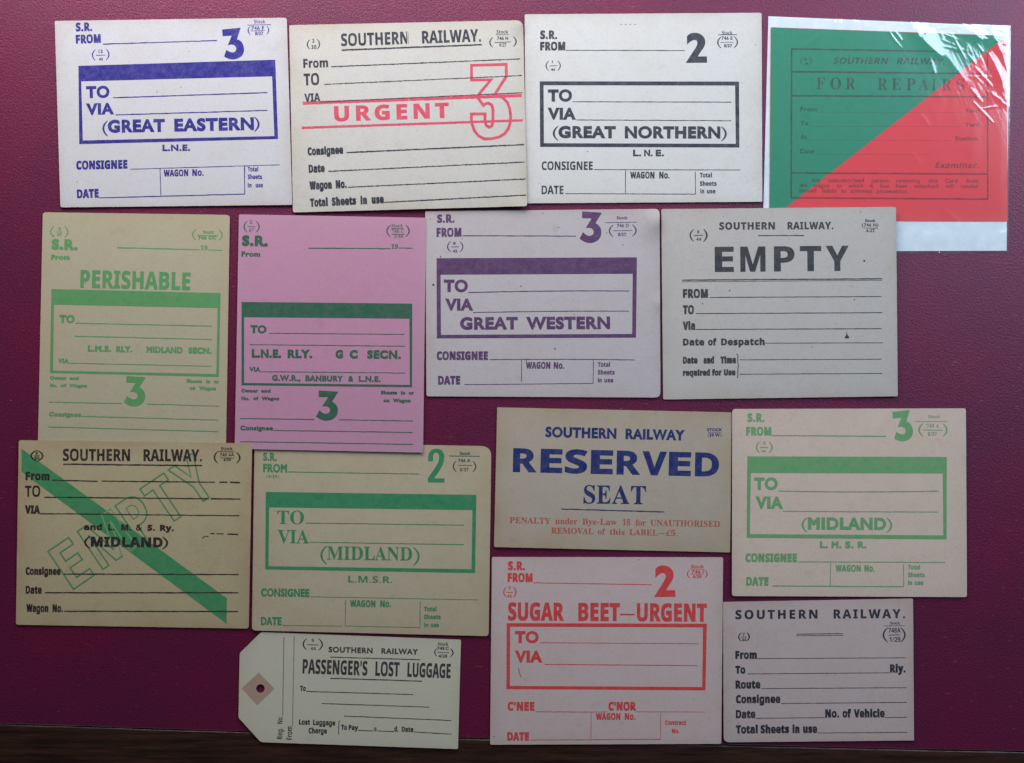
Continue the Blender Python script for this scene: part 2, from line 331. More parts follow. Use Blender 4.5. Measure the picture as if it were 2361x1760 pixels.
'Ba': '592|207,-10 141,1 88,32 62,65 46,107 41,160 48,212 68,254 101,286 176,317 280,330 374,333 374,357 368,393 351,419 325,433 290,438 214,427 139,399 91,498 187,533 296,546 362,541 417,525 461,500 493,463 512,415 519,357 519,0 417,0 388,73 384,73 349,35 312,10 266,-5|262,97 305,104 341,125 365,159 374,204 374,248 317,246 257,239 219,221 198,193 191,159 196,130 211,111',
'Bb': '621|371,-10 318,-5 278,11 223,59 213,59 188,0 76,0 76,745 223,745 223,572 221,512 217,466 223,466 248,496 280,522 322,539 375,545 431,537 480,514 521,475 552,421 570,352 576,269 570,185 551,115 520,61 478,22 428,-2|329,109 370,119 401,150 421,201 427,271 421,339 400,389 369,419 327,428 279,420 248,393 230,349 223,285 223,270 228,201 246,150 265,127 293,113',
'Bc': '504|294,-10 220,-2 159,20 109,56 73,109 51,178 44,265 52,354 77,425 117,478 170,516 234,538 307,545 402,534 474,509 430,396 366,419 307,427 257,417 222,387 200,336 193,266 201,196 223,147 259,118 307,109 388,121 457,155 457,30 387,0',
'Bd': '621|246,-10 190,-2 142,21 100,60 69,114 50,183 44,267 50,351 69,420 101,475 143,514 192,537 250,545 303,539 345,523 378,497 404,467 409,467 402,512 398,574 398,745 544,745 544,0 432,0 404,70 398,70 373,39 340,13 299,-4|297,107 349,116 382,143 401,187 408,250 408,266 402,335 384,385 363,408 334,422 295,426 252,416 220,385 199,334 192,265 199,196 220,147 253,117',
'Be': '579|319,-10 243,-2 176,20 121,58 79,111 53,179 44,264 52,350 76,420 114,475 165,514 226,537 297,545 366,538 424,517 473,482 508,434 530,374 537,302 537,231 192,231 202,176 229,134 270,108 325,99 420,109 507,141 507,28 424,0|195,328 400,328 393,373 375,409 343,433 298,441 259,434 228,414 206,379',
'Bf': '379|100,0 100,425 20,425 20,496 100,535 100,575 106,635 123,681 151,713 189,734 235,746 289,750 367,743 424,727 386,621 350,630 305,634 279,630 260,616 246,569 246,535 373,535 373,425 246,425 246,0',
'Bg': '621|276,-235 171,-228 76,-204 76,-87 178,-118 285,-128 348,-115 386,-74 398,-7 398,4 400,38 402,70 398,70 368,33 332,9 292,-5 246,-10 187,-2 138,23 98,63 68,118 50,186 44,267 50,348 69,416 99,472 140,512 191,537 250,545 311,536 363,510 405,467 409,467 421,535 544,535 544,-1 537,-71 514,-130 476,-175 424,-209 358,-229|298,105 347,113 381,137 401,181 408,248 408,266 401,340 381,389 347,417 296,426 239,408 205,355 193,265 200,195 219,145 252,115',
'Bh': '644|76,0 76,745 223,745 223,593 220,518 216,467 224,467 253,502 289,526 332,540 378,545 433,540 479,524 518,499 547,461 565,411 571,349 571,0 425,0 425,313 415,377 386,416 338,428 299,423 269,408 248,383 229,327 223,252 223,0',
'Bi': '299|150,602 119,606 94,618 76,639 71,674 76,708 94,730 150,745 206,730 224,708 229,674 224,639 206,618|76,0 76,535 223,535 223,0',
'Bj': '299|150,602 119,606 94,618 76,639 71,674 76,708 94,730 150,745 206,730 224,708 229,674 224,639 206,618|33,-235 -18,-232 -63,-224 -63,-109 -29,-115 6,-118 33,-113 56,-101 71,-76 76,-36 76,535 223,535 223,-58 218,-105 204,-147 180,-183 144,-211 95,-229',
'Bk': '608|76,0 76,745 223,745 223,412 220,351 215,291 217,291 247,333 280,373 430,535 595,535 382,303 608,0 439,0 285,217 223,167 223,0',
'Bl': '299|76,0 76,745 223,745 223,0',
'Bm': '963|76,0 76,535 188,535 208,467 216,467 245,502 283,526 326,540 372,545 426,540 472,526 508,502 534,467 547,467 576,502 615,526 659,540 705,545 761,540 807,524 843,499 869,461 884,411 889,349 889,0 743,0 743,313 734,377 707,416 663,428 613,418 580,387 562,337 556,269 556,0 410,0 410,313 401,377 374,416 329,428 293,423 265,408 246,383 228,327 223,252 223,0',
'Bn': '644|76,0 76,535 188,535 208,467 216,467 246,502 286,526 332,540 380,545 434,540 480,524 519,499 547,461 565,411 571,349 571,0 425,0 425,313 419,363 404,400 377,421 338,428 298,423 268,408 247,383 229,327 223,252 223,0',
'Bo': '607|302,-10 231,-2 169,23 117,62 77,117 52,186 44,269 52,351 75,419 114,474 166,513 230,537 305,545 376,537 438,513 490,473 529,419 554,351 563,269 555,186 532,118 493,63 440,22 377,-2|304,108 354,118 388,149 407,199 414,269 407,338 388,388 354,418 303,427 253,418 219,388 200,338 193,269 200,199 219,149 253,118',
'Bp': '621|76,-235 76,535 195,535 216,466 223,466 280,522 322,539 375,545 431,537 480,514 521,475 552,421 570,352 576,269 570,185 551,116 519,61 476,22 427,-2 371,-10 319,-5 278,11 223,59 215,59 223,-20 223,-235|329,109 373,119 403,150 421,201 427,271 416,358 383,411 327,428 279,420 248,393 230,349 223,285 223,270 228,201 246,150 265,127 293,113',
'Bq': '621|398,-235 398,-11 404,70 398,70 374,39 341,13 299,-4 246,-10 190,-2 141,21 100,60 69,114 50,183 44,267 50,351 69,420 101,475 143,514 192,537 249,545 302,539 345,523 378,497 404,467 408,467 421,535 544,535 544,-235|298,105 350,114 383,141 401,185 408,248 408,266 402,335 384,385 363,408 334,422 296,426 251,416 219,385 200,334 193,265 200,195 219,145 252,115',
'Br': '445|76,0 76,535 187,535 209,445 216,445 244,483 280,516 325,538 375,545 401,544 425,541 414,404 394,407 371,409 299,396 268,378 244,353 228,318 223,273 223,0',
'Bs': '487|222,-10 125,-2 45,22 45,142 138,110 226,97 263,100 288,110 301,125 306,143 299,168 267,192 190,227 108,270 80,293 60,321 48,355 44,396 51,442 70,479 102,508 169,536 256,545 351,535 444,503 400,398 325,426 254,437 218,433 196,422 189,402 198,379 230,357 301,325 380,287 410,264 432,237 445,202 450,159 444,109 425,67 393,34 348,10 291,-5',
'Bt': '425|260,-10 174,6 140,27 114,60 98,106 92,168 92,425 23,425 23,487 103,536 145,649 238,649 238,535 388,535 388,425 238,425 238,168 243,141 256,122 276,111 302,107 349,112 394,124 394,15 336,-2',
'Bu': '644|264,-10 210,-5 164,11 125,37 97,74 79,124 74,186 74,535 220,535 220,223 225,173 240,136 267,114 306,107 346,112 376,127 397,152 415,208 422,283 422,535 568,535 568,0 456,0 436,69 428,69 398,33 358,9 312,-5',
'Bv': '558|204,0 0,535 153,535 256,230 270,174 276,121 280,121 302,230 405,535 558,535 354,0',
'Bw': '839|162,0 10,535 155,535 217,298 229,239 239,173 246,123 250,123 254,159 261,207 269,251 275,278 340,535 501,535 564,278 573,234 583,173 587,123 591,123 598,171 609,238 623,298 686,535 829,535 675,0 517,0 475,187 464,237 448,307 431,377 421,424 417,424 406,377 390,307 374,236 362,185 319,0',
'Bx': '567|5,0 186,274 14,535 179,535 283,365 388,535 554,535 379,274 562,0 396,0 283,183 171,0',
'By': '558|108,-235 65,-233 33,-227 33,-112 59,-116 91,-118 132,-111 164,-90 188,-59 204,-23 213,4 0,535 160,535 261,234 273,190 278,141 281,141 290,190 302,234 401,535 558,535 331,-69 294,-142 243,-194 180,-225',
'B0': '561|279,-10 203,1 141,33 94,86 61,158 42,246 35,350 41,455 59,544 90,615 136,668 199,700 279,711 356,700 418,669 465,616 498,544 518,455 525,350 519,245 500,157 469,86 423,33 360,1|279,110 312,116 338,136 356,170 372,245 377,350 372,455 356,530 338,564 312,584 279,591 246,584 221,564 203,530 188,455 182,350 187,245 203,170 221,137 246,117',
'B1': '561|257,0 257,405 258,472 261,544 240,523 210,496 129,431 58,521 283,700 405,700 405,0',
'B2': '561|39,0 39,103 215,280 300,371 347,438 362,503 356,540 339,566 312,581 276,586 237,582 198,568 118,515 37,610 101,659 180,696 287,710 351,704 405,685 449,655 482,617 502,572 509,521 503,465 486,415 419,321 314,216 224,131 224,125 528,125 528,0',
'B3': '561|239,-10 132,0 37,28 37,154 132,120 224,108 291,115 335,135 359,168 367,213 352,262 332,280 300,293 198,303 145,303 145,417 199,417 298,429 326,443 344,462 356,511 350,544 333,569 302,585 256,590 209,586 169,573 107,539 38,641 135,690 195,705 267,710 334,705 391,690 438,666 473,633 494,592 501,543 490,478 457,427 409,391 350,369 350,366 424,348 478,315 511,266 522,204 514,146 492,95 454,51 400,18 328,-3',
'B4': '561|316,0 316,145 17,145 17,248 324,700 460,700 460,260 544,260 544,145 460,145 460,0|147,260 316,260 316,378 317,433 319,494 322,530 318,530 299,492 275,454',
'B5': '561|236,-10 133,0 48,28 48,156 135,124 231,111 289,118 332,138 358,172 367,222 351,280 304,316 226,327 170,322 121,312 62,343 88,700 468,700 468,575 218,575 205,437 241,444 294,447 354,441 408,423 453,392 487,351 508,298 516,234 508,164 484,104 445,55 391,19 321,-3',
'B6': '561|290,-10 222,-2 161,23 109,65 69,124 43,201 34,297 43,417 74,528 100,577 136,621 181,657 237,685 305,702 385,708 433,706 479,701 479,582 439,590 395,592 318,585 260,565 220,532 193,488 178,434 171,374 176,374 200,405 233,431 275,449 328,455 386,448 434,429 475,397 504,353 522,299 528,233 521,163 500,103 464,55 416,19 358,-3|287,109 326,116 358,139 378,177 385,231 379,277 362,312 332,334 290,341 233,327 195,290 181,244 193,181 229,129 256,114',
'B7': '561|109,0 372,575 26,575 26,700 528,700 528,607 264,0',
'B8': '561|280,-10 208,-4 147,12 99,40 63,78 41,123 34,177 44,243 74,294 117,334 169,366 125,398 89,437 64,484 56,541 64,592 87,634 124,667 170,690 223,704 280,709 339,704 392,690 437,667 473,634 496,592 504,540 495,483 468,437 428,400 378,370 450,324 504,263 520,225 525,181 518,127 495,80 458,42 408,14 349,-4|280,431 339,469 358,495 365,529 359,560 341,582 313,596 279,601 246,596 219,582 201,560 195,529 201,497 221,471|278,99 326,105 361,123 381,150 388,185 373,232 334,268 286,298 274,305 200,255 179,224 172,186 178,151 199,124 232,105',
'B9': '561|175,-10 126,-8 80,-3 80,116 122,109 165,106 242,113 300,134 340,167 367,211 382,264 389,325 383,325 329,267 287,249 228,243 173,250 125,269 85,301 55,345 37,399 31,465 39,535 60,595 96,643 143,679 201,701 270,708 338,700 399,675 451,633 491,574 517,497 525,401 517,282 486,170 459,121 424,77 379,41 323,13 255,-4|270,357 327,372 365,408 378,454 367,518 331,569 305,584 273,589 233,582 202,560 181,522 175,467 180,421 198,386 228,364',
'B.': '263|130,-14 88,2 75,23 71,53 75,84 88,104 130,119 174,104 188,84 192,53 188,23 174,2',
'B,': '263|40,-126 68,-4 89,114 181,114 188,103 151,-11 104,-126',
"B'": '221|83,447 64,700 157,700 137,447',
'B&': '718|273,-10 210,-4 156,12 112,40 79,78 59,126 52,182 62,250 93,303 141,347 203,388 145,464 124,507 118,558 123,603 139,640 166,671 223,701 298,711 368,701 422,671 447,641 463,604 468,560 458,503 428,455 383,414 327,376 517,194 558,264 585,350 673,350 633,233 606,183 573,139 716,0 599,0 514,82 465,45 411,16 348,-3|275,427 357,491 376,523 382,560 376,592 359,618 331,635 295,640 258,635 228,619 208,593 202,559 207,525 221,494|275,67 334,72 383,87 459,136 255,334 172,271 150,233 142,185 151,137 178,99 221,75',
'B/': '365|10,0 271,700 355,700 94,0',
'B-': '316|39,225 39,301 276,301 276,225',
'B(': '294|183,-155 119,-63 74,41 48,152 39,269 48,386 74,500 119,605 183,700 265,700 205,603 161,497 135,385 126,270 135,157 161,47 204,-58 264,-155',
'B)': '294|30,-155 90,-58 133,47 159,157 168,270 159,385 133,497 90,603 29,700 111,700 175,605 220,500 246,386 255,269 246,152 220,41 175,-63 111,-155',
'B£': '545|342,384 264,384 300,489 342,560 391,601 449,614 474,612 503,605 514,605 461,705 387,705 324,676 272,623 229,553 194,472 165,384 68,384 68,294 142,294 61,-9 139,2 227,6 318,-1 401,-9 458,-4 509,9 509,107 465,91 405,86 328,94 227,102 186,100 237,294 342,294',
'SA': '671|-13,0 -13,28 14,33 36,46 75,115 317,717 345,715 591,133 632,53 653,34 681,28 681,0 352,0 352,28 399,33 426,47 436,70 419,125 388,203 159,203 121,108 116,90 115,74 123,49 148,33 190,28 196,28 196,0|174,247 372,247 272,490',
'SB': '680|25,0 25,27 69,34 96,50 110,79 115,126 115,567 106,634 78,665 24,674 24,700 339,700 457,690 542,660 592,609 609,539 599,481 567,436 514,402 441,380 529,355 593,316 631,266 643,202 635,143 611,93 570,53 515,24 447,6 365,0|280,387 289,387 359,395 405,419 429,462 438,531 432,592 414,634 382,659 332,667 304,663 289,653 280,601|341,37 398,47 435,75 456,125 463,197 453,271 426,319 377,346 304,355 280,355 280,100 293,51 311,41',
'SC': '720|394,-17 297,-5 211,30 140,86 86,161 52,250 40,351 52,451 86,539 141,613 213,669 300,704 399,715 475,706 565,676 596,669 627,681 644,715 671,715 671,474 645,474 603,560 548,626 504,657 458,675 408,681 326,661 268,598 233,494 221,348 234,212 273,114 337,56 427,36 489,44 550,69 608,109 659,163 688,136 608,51 510,0',
'SD': '762|31,0 31,27 72,33 97,45 109,71 114,115 114,575 109,626 93,655 66,669 23,674 23,700 341,700 455,690 549,660 623,609 677,540 709,454 720,350 709,243 679,156 627,87 556,39 464,10 351,0|342,37 403,46 453,72 491,115 518,176 534,255 539,352 527,489 490,587 429,646 343,666 310,662 292,651 280,592 280,110 292,52 310,41',
'SE': '679|22,0 22,26 68,31 96,45 111,74 116,120 116,567 111,622 96,654 68,669 25,674 25,700 613,700 613,491 590,491 577,549 554,593 523,625 454,653 356,662 307,658 286,641 281,597 281,378 297,378 357,387 399,413 426,461 443,531 468,531 468,182 442,182 420,279 399,309 370,328 285,342 281,342 281,103 284,72 295,54 354,42 424,47 482,59 530,82 570,115 603,161 632,220 661,220 618,0',
'SF': '622|24,0 24,27 69,35 96,52 110,81 115,129 115,576 110,623 94,650 66,666 22,674 22,700 605,700 605,491 580,491 567,549 546,593 517,625 476,646 423,659 353,663 307,660 285,647 280,612 280,380 292,380 352,389 393,416 421,463 437,533 465,533 465,182 438,182 422,259 394,308 352,335 290,344 280,344 280,124 289,66 301,48 322,36 394,27 394,0',
'SG': '781|412,-15 308,-4 217,30 144,85 88,158 54,248 42,352 54,453 88,541 143,614 214,669 300,704 395,715 479,706 568,677 596,670 624,681 644,715 672,715 672,473 645,473 620,532 587,582 549,624 506,655 459,675 411,681 329,661 271,599 236,495 224,350 230,251 247,169 277,104 316,57 365,29 423,20 473,25 504,42 521,70 527,109 527,196 521,237 506,262 475,275 423,280 423,305 769,305 769,280 727,275 702,262 690,238 686,197 686,44 595,11 504,-9',
'SH': '804|24,0 24,27 69,33 96,49 110,77 115,124 115,582 110,624 96,651 68,667 25,674 25,700 372,700 372,674 314,664 287,638 280,582 280,385 526,385 526,582 519,638 492,664 434,674 434,700 779,700 779,674 735,667 708,652 695,626 691,582 691,124 695,80 709,51 735,34 779,27 779,0 434,0 434,27 478,33 506,47 521,75 526,124 526,340 280,340 280,124 284,77 298,49 326,33 372,27 372,0',
'SI': '401|21,0 21,27 65,35 94,50 110,75 116,116 116,595 111,634 97,657 69,669 21,674 21,700 376,700 376,674 330,669 301,657 286,634 281,595 281,119 288,68 316,40 378,27 378,0',
'SJ': '508|167,-100 120,-96 79,-83 44,-62 18,-34 1,-1 -5,35 0,68 17,93 40,109 68,115 98,110 122,95 137,72 142,42 130,-2 118,-30 129,-54 161,-62 193,-56 213,-38 227,33 227,564 219,629 207,648 188,661 122,674 122,700 483,700 483,674 425,662 409,650 399,631 392,564 392,136 378,33 336,-41 266,-85',
'SK': '785|25,0 25,27 70,33 97,49 111,77 116,124 116,582 111,625 97,652 69,668 26,674 26,700 373,700 373,674 315,664 288,638 281,582 281,359 494,574 525,612 536,643 526,660 496,671 447,674 447,700 746,700 746,674 733,674 671,661 603,621 530,554 416,438 712,71 749,38 798,27 798,0 432,0 432,27 470,28 495,32 513,53 486,101 307,328 281,305 281,124 285,77 299,49 327,33 373,27 373,0',
'SL': '656|24,0 24,27 69,33 96,49 110,77 115,124 115,582 110,626 96,653 68,668 25,674 25,700 384,700 384,674 320,667 301,657 289,640 280,582 280,127 285,72 307,48 359,42 428,47 484,61 530,86 568,122 601,173 629,237 657,237 617,0',
'SM': '975|22,0 22,27 66,33 94,49 110,77 116,122 116,587 108,639 81,664 23,674 23,700 284,700 487,219 691,700 949,700 949,674 907,666 880,650 866,623 861,581 861,131 868,66 894,36 948,27 948,0 608,0 608,27 665,38 692,68 699,128 699,613 443,0 415,0 162,598 162,123 168,74 184,45 214,31 260,27 260,0',
'SN': '759|619,-17 164,538 164,121 169,75 182,47 210,33 256,27 256,0 28,0 28,27 83,36 109,63 117,121 117,597 56,666 28,674 28,700 241,700 601,259 601,580 594,637 567,663 509,674 509,700 737,700 737,674 693,668 666,653 653,625 648,579 648,-17',
'SO': '807|401,-17 327,-10 259,11 198,45 145,89 102,143 69,205 49,275 42,350 49,425 69,494 102,556 146,611 199,655 262,689 332,710 408,717 481,710 549,689 610,656 663,613 706,559 739,497 759,426 766,350 759,275 739,205 706,143 662,89 608,45 546,11 476,-10|407,19 484,39 539,101 572,205 583,350 578,450 562,532 534,597 498,644 453,672 400,681 322,661 267,599 234,495 223,350 229,251 245,168 273,103 310,56 354,28',
'SP': '642|24,0 24,27 69,33 96,49 110,77 115,124 115,582 110,624 96,651 68,667 25,674 25,700 328,700 441,694 516,676 563,649 599,611 621,565 629,510 622,455 600,408 564,369 513,340 449,322 372,316 280,316 280,124 284,77 298,49 326,33 372,27 372,0|280,353 310,353 375,362 418,388 441,435 449,506 443,576 423,625 387,653 332,663 291,651 280,612',
'SQ': '807|581,-178 484,-167 402,-133 337,-78 287,-1 216,32 156,77 108,133 72,198 50,271 42,350 49,425 69,494 102,556 146,611 199,655 262,689 332,710 408,717 481,710 549,689 610,656 663,613 706,559 739,497 759,426 766,350 759,270 736,197 698,132 647,75 583,32 508,0 553,-69 612,-110 683,-124 756,-113 761,-141 669,-169|408,19 485,39 540,101 573,205 584,350 579,450 562,532 535,597 498,644 453,672 400,681 322,661 267,599 234,495 223,350 229,251 245,168 273,103 310,56 355,28',
'SR': '727|24,0 24,27 69,33 96,49 110,77 115,124 115,582 110,624 96,651 68,667 25,674 25,700 333,700 428,695 505,680 565,655 607,619 633,572 641,514 624,438 571,382 484,344 664,77 695,39 735,27 738,27 738,0 520,0 310,326 280,326 280,124 284,77 298,49 326,33 372,27 372,0|280,359 313,359 382,369 430,397 458,446 467,516 459,580 436,626 398,654 345,663 311,659 292,649 280,593',
'SS': '600|66,-17 66,243 96,243 127,145 171,76 208,47 252,29 303,23 355,31 395,55 420,92 428,137 419,180 392,216 346,246 250,293 172,339 118,388 87,444 76,510 83,569 103,619 135,660 177,691 227,710 284,717 353,709 434,689 448,685 460,683 482,692 492,717 521,717 521,490 496,490 477,545 451,592 419,630 381,659 341,677 298,683 251,677 215,656 192,624 184,584 190,547 211,517 290,466 389,419 488,358 518,325 538,289 552,204 544,142 521,89 483,45 432,12 369,-9 295,-15 244,-12 193,1 151,14 130,19 106,11 94,-17',
'ST': '650|141,0 141,27 189,32 218,47 234,77 240,124 240,666 229,666 156,654 100,620 62,564 44,488 17,488 17,700 631,700 631,487 605,487 586,565 548,621 490,655 413,666 405,666 405,124 410,76 425,46 455,32 504,27 504,0',
'SU': '757|381,-20 295,-13 226,9 176,44 141,94 120,159 113,238 113,582 108,624 93,651 66,667 23,674 23,700 370,700 370,674 311,664 284,638 278,582 278,215 286,135 312,79 340,54 377,39 422,34 501,47 558,87 592,153 603,245 603,581 598,624 583,651 554,666 505,674 505,700 729,700 729,674 689,665 665,648 653,621 649,581 649,279 642,182 620,106 584,50 532,11 465,-12',
'SV': '658|326,-20 68,585 35,646 12,665 -22,674 -22,700 324,700 324,674 256,664 240,651 234,630 248,581 397,220 535,580 545,629 540,650 525,664 459,674 459,700 679,700 679,674 650,670 628,657 587,588 353,-20',
'SW': '940|262,-17 50,604 23,657 5,669 -24,674 -24,700 278,700 278,674 230,664 219,651 216,631 227,573 343,235 463,542 440,613 427,643 411,660 352,674 352,700 675,700 675,674 636,670 612,656 604,633 613,594 729,255 831,568 844,625 839,647 827,662 773,674 773,700 959,700 959,674 933,665 914,647 884,583 686,-17 658,-17 485,475 292,-17',
'SY': '655|156,0 156,27 201,33 228,49 242,77 247,124 247,275 71,595 45,637 22,660 1,669 -21,673 -21,700 318,700 318,673 300,673 256,664 240,640 252,602 382,347 512,563 536,627 527,653 501,668 458,673 453,673 453,700 675,700 675,673 629,653 588,602 412,313 412,124 417,77 431,49 458,33 504,27 504,0',
'Sa': '529|391,-15 348,-8 320,15 308,54 259,16 205,-6 147,-13 99,-6 62,18 39,53 31,97 38,140 61,177 98,209 183,252 306,292 306,371 301,408 287,434 263,449 227,454 190,451 167,440 160,421 174,394 189,355 184,330 169,310 146,297 119,293 90,298 69,312 55,335 51,363 57,398 76,428 106,453 146,473 194,485 249,489 343,479 405,449 430,417 445,375 450,323 450,96 453,61 468,53 492,64 506,42 471,10 432,-9|232,52 267,63 306,97 306,260 237,233 195,189 182,129 187,86 204,60',
'Sb': '554|66,-18 66,597 56,659 12,675 12,700 213,700 213,428 249,462 292,483 340,489 391,482 436,459 474,424 502,377 520,320 526,255 518,181 496,116 461,61 415,20 359,-7 295,-15 250,-9 205,11 161,43 82,-18|281,22 314,28 339,45 356,75 372,146 377,246 371,328 355,386 326,419 283,431 238,415 222,396 213,372 213,105 220,59 243,31',
'Sc': '451|240,-15 184,-7 133,17 91,54 58,104 37,164 30,230 38,301 61,364 99,416 147,456 205,482 268,490 335,482 385,458 416,422 426,377 422,351 409,331 389,318 363,314 329,322 308,346 301,385 303,402 304,417 299,439 284,452 260,456 211,438 182,382 172,288 182,189 211,117 239,85 273,65 314,59 367,72 417,110 438,93 381,33 315,-3',
'Sd': '569|215,-15 164,-8 119,16 82,53 54,102 36,161 30,226 36,301 55,365 85,418 125,457 172,481 224,489 269,483 309,463 343,431 343,616 339,644 326,661 271,675 271,700 490,700 490,116 499,62 515,50 543,42 543,17 452,9 343,-15 343,60 309,18 267,-7|263,43 287,48 310,63 330,87 343,117 343,372 334,395 317,415 267,432 238,426 216,410 200,384 186,323 181,235 185,150 199,90 225,55',
'Se': '463|236,-15 180,-8 130,16 89,54 57,105 37,168 30,242 37,310 58,370 91,419 134,457 185,481 242,489 297,483 344,463 383,431 411,386 429,331 435,266 435,255 180,255 188,172 212,113 252,77 307,65 346,73 382,95 415,132 438,112 382,41 315,-1|179,295 310,295 310,330 297,426 278,449 248,456 209,440 186,393 179,313',
'Sf': '328|23,0 23,25 61,34 76,54 81,113 81,425 25,425 25,477 81,477 81,543 86,593 103,636 130,670 189,703 267,714 325,707 369,685 396,653 405,614 400,585 387,564 368,551 345,546 300,561 288,579 284,601 296,646 301,656 304,665 297,677 277,681 250,676 236,661 227,600 227,477 313,477 313,425 227,425 227,100 231,62 243,39 266,28 307,25 307,0',
'Sg': '503|224,-216 136,-209 73,-187 35,-154 22,-115 31,-84 59,-59 105,-39 67,-15 44,14 36,46 43,82 65,114 102,142 157,169 89,207 48,259 34,326 41,372 61,411 93,444 135,469 185,484 242,489 301,484 358,468 487,468 487,412 412,412 439,365 448,313 442,270 424,232 396,201 359,178 315,163 264,158 241,159 218,160 173,145 159,129 155,109 162,91 182,79 217,75 269,75 398,62 438,45 465,20 480,-14 485,-57 478,-103 456,-142 419,-173 337,-205|242,191 273,199 293,224 303,266 307,324 303,383 293,424 273,448 242,456 211,448 190,424 179,383 176,324 179,266 190,224 211,199|247,-179 335,-170 387,-144 405,-101 399,-78 383,-63 315,-53 149,-53 122,-79 113,-112 121,-137 146,-159 187,-174',
'Sh': '585|28,0 28,25 69,39 81,86 81,613 70,660 55,671 29,676 29,700 227,700 227,410 269,454 318,481 374,489 432,479 474,448 500,397 508,325 508,86 518,40 534,29 559,25 559,0 311,0 311,25 318,25 342,32 357,52 361,86 361,333 352,396 337,412 312,417 266,403 227,361 227,86 237,40 252,29 277,25 277,0',
'Si': '305|155,556 125,562 100,579 83,604 77,634 83,664 100,690 125,707 155,712 185,707 210,690 227,664 232,634 227,604 210,579 185,562|28,0 28,25 70,39 81,86 81,387 72,438 31,451 32,477 228,477 228,86 237,40 277,25 277,0',
'Sj': '322|163,559 133,564 108,581 91,606 86,636 91,666 108,692 133,709 163,714 194,709 219,692 236,666 242,636 236,606 219,581 194,564|55,-216 -17,-201 -67,-162 -81,-136 -86,-107 -81,-81 -69,-61 -49,-49 -23,-44 23,-60 36,-78 40,-101 29,-134 17,-158 24,-174 47,-180 75,-173 90,-153 98,-83 98,384 86,437 67,448 34,452 34,477 245,477 245,-33 239,-89 222,-134 195,-170 157,-195 110,-211',
'Sk': '551|27,0 27,25 70,40 81,86 81,611 72,660 58,670 31,675 32,700 227,700 227,259 349,381 368,405 375,427 361,445 321,451 316,451 316,477 531,477 531,451 474,437 422,400 342,321 532,53 553,32 578,25 578,0 324,0 324,25 333,25 359,31 368,49 356,75 250,226 227,206 227,86 237,40 277,25 277,0',
'Sl': '307|28,0 28,25 70,39 81,86 81,611 72,660 58,671 31,675 31,700 228,700 228,86 237,40 277,25 277,0',
'Sm': '852|28,0 28,25 69,39 81,86 81,389 70,436 55,448 29,452 29,477 225,477 225,407 267,453 313,480 364,489 425,480 468,450 492,402 536,450 586,480 642,489 700,479 741,448 766,397 774,325 774,86 784,40 799,29 824,25 824,0 580,0 580,25 604,29 619,40 630,86 630,333 621,396 606,412 580,417 537,404 499,364 499,86 508,40 523,29 547,25 547,0 307,0 307,25 331,29 346,40 356,86 356,333 347,396 332,412 307,417 262,403 225,361 225,86 234,41 249,30 273,25 273,0',
'Sn': '585|28,0 28,25 69,39 81,86 81,389 70,436 55,448 29,452 29,477 227,477 227,411 269,455 318,481 374,489 432,479 474,448 500,397 508,325 508,86 518,40 534,29 559,25 559,0 311,0 311,25 318,25 342,32 357,52 361,86 361,333 352,396 337,412 312,417 266,403 227,361 227,86 237,40 252,29 277,25 277,0',
'So': '517|259,-15 195,-7 139,18 93,57 58,108 36,169 29,236 36,306 58,367 93,418 139,457 195,481 258,489 321,481 377,457 423,419 458,369 480,307 487,236 480,166 458,105 423,55 377,17 322,-7|259,18 296,28 321,60 334,125 338,236 333,349 319,416 295,449 259,459 221,449 197,416 184,349 180,237 184,125 197,60 222,28',
'Sp': '571|27,-214 27,-190 62,-180 77,-155 81,-98 81,374 71,435 30,453 30,477 220,477 220,404 255,452 300,481 354,490 405,482 450,458 487,421 515,371 532,312 538,246 532,174 514,111 486,58 448,18 401,-7 349,-15 302,-8 261,13 227,50 227,-89 233,-152 257,-181 304,-189 304,-214|300,43 341,55 368,91 383,152 388,237 384,320 371,381 356,407 334,422 306,427 276,420 250,398 227,361 227,105 246,71 270,50',
'Sq': '560|268,-214 268,-189 329,-175 340,-157 344,-128 344,44 307,12 265,-8 218,-14 166,-7 121,15 83,51 55,99 37,156 31,221 38,295 61,360 96,415 143,456 199,482 261,490 307,484 352,465 395,433 475,492 491,492 491,-128 502,-174 518,-185 544,-189 544,-214|275,45 319,61 336,79 344,103 344,371 336,417 314,444 276,453 244,448 219,430 201,402 185,335 180,240 185,153 201,93 218,67 243,51',
'Sr': '442|28,0 28,25 70,39 81,86 81,387 71,438 31,451 32,477 224,477 224,387 253,431 288,463 324,483 358,489 396,484 423,467 440,442 445,409 441,382 427,360 407,346 381,342 341,355 318,384 290,400 269,392 249,371 234,338 229,295 229,86 233,56 244,39 304,25 304,0',
'Ss': '443|232,-15 187,-9 133,9 113,13 92,7 78,-13 55,-13 55,162 82,162 102,104 133,60 172,32 216,23 250,27 275,41 290,62 295,90 281,129 240,161 164,199 117,228 84,260 63,297 57,339 67,398 100,447 150,480 217,490 255,486 306,473 317,470 327,469 343,474 354,490 375,490 375,341 351,341 331,390 302,426 268,448 229,455 200,451 179,439 165,421 161,399 177,357 225,325 294,291 340,264 371,233 389,195 395,146 384,79 351,28 299,-5',
'St': '351|190,-14 137,-7 101,16 81,55 74,109 74,428 31,428 31,460 135,567 198,651 222,651 222,477 319,477 319,428 222,428 222,126 230,78 241,66 258,62 291,75 317,115 342,101 304,37 253,-2',
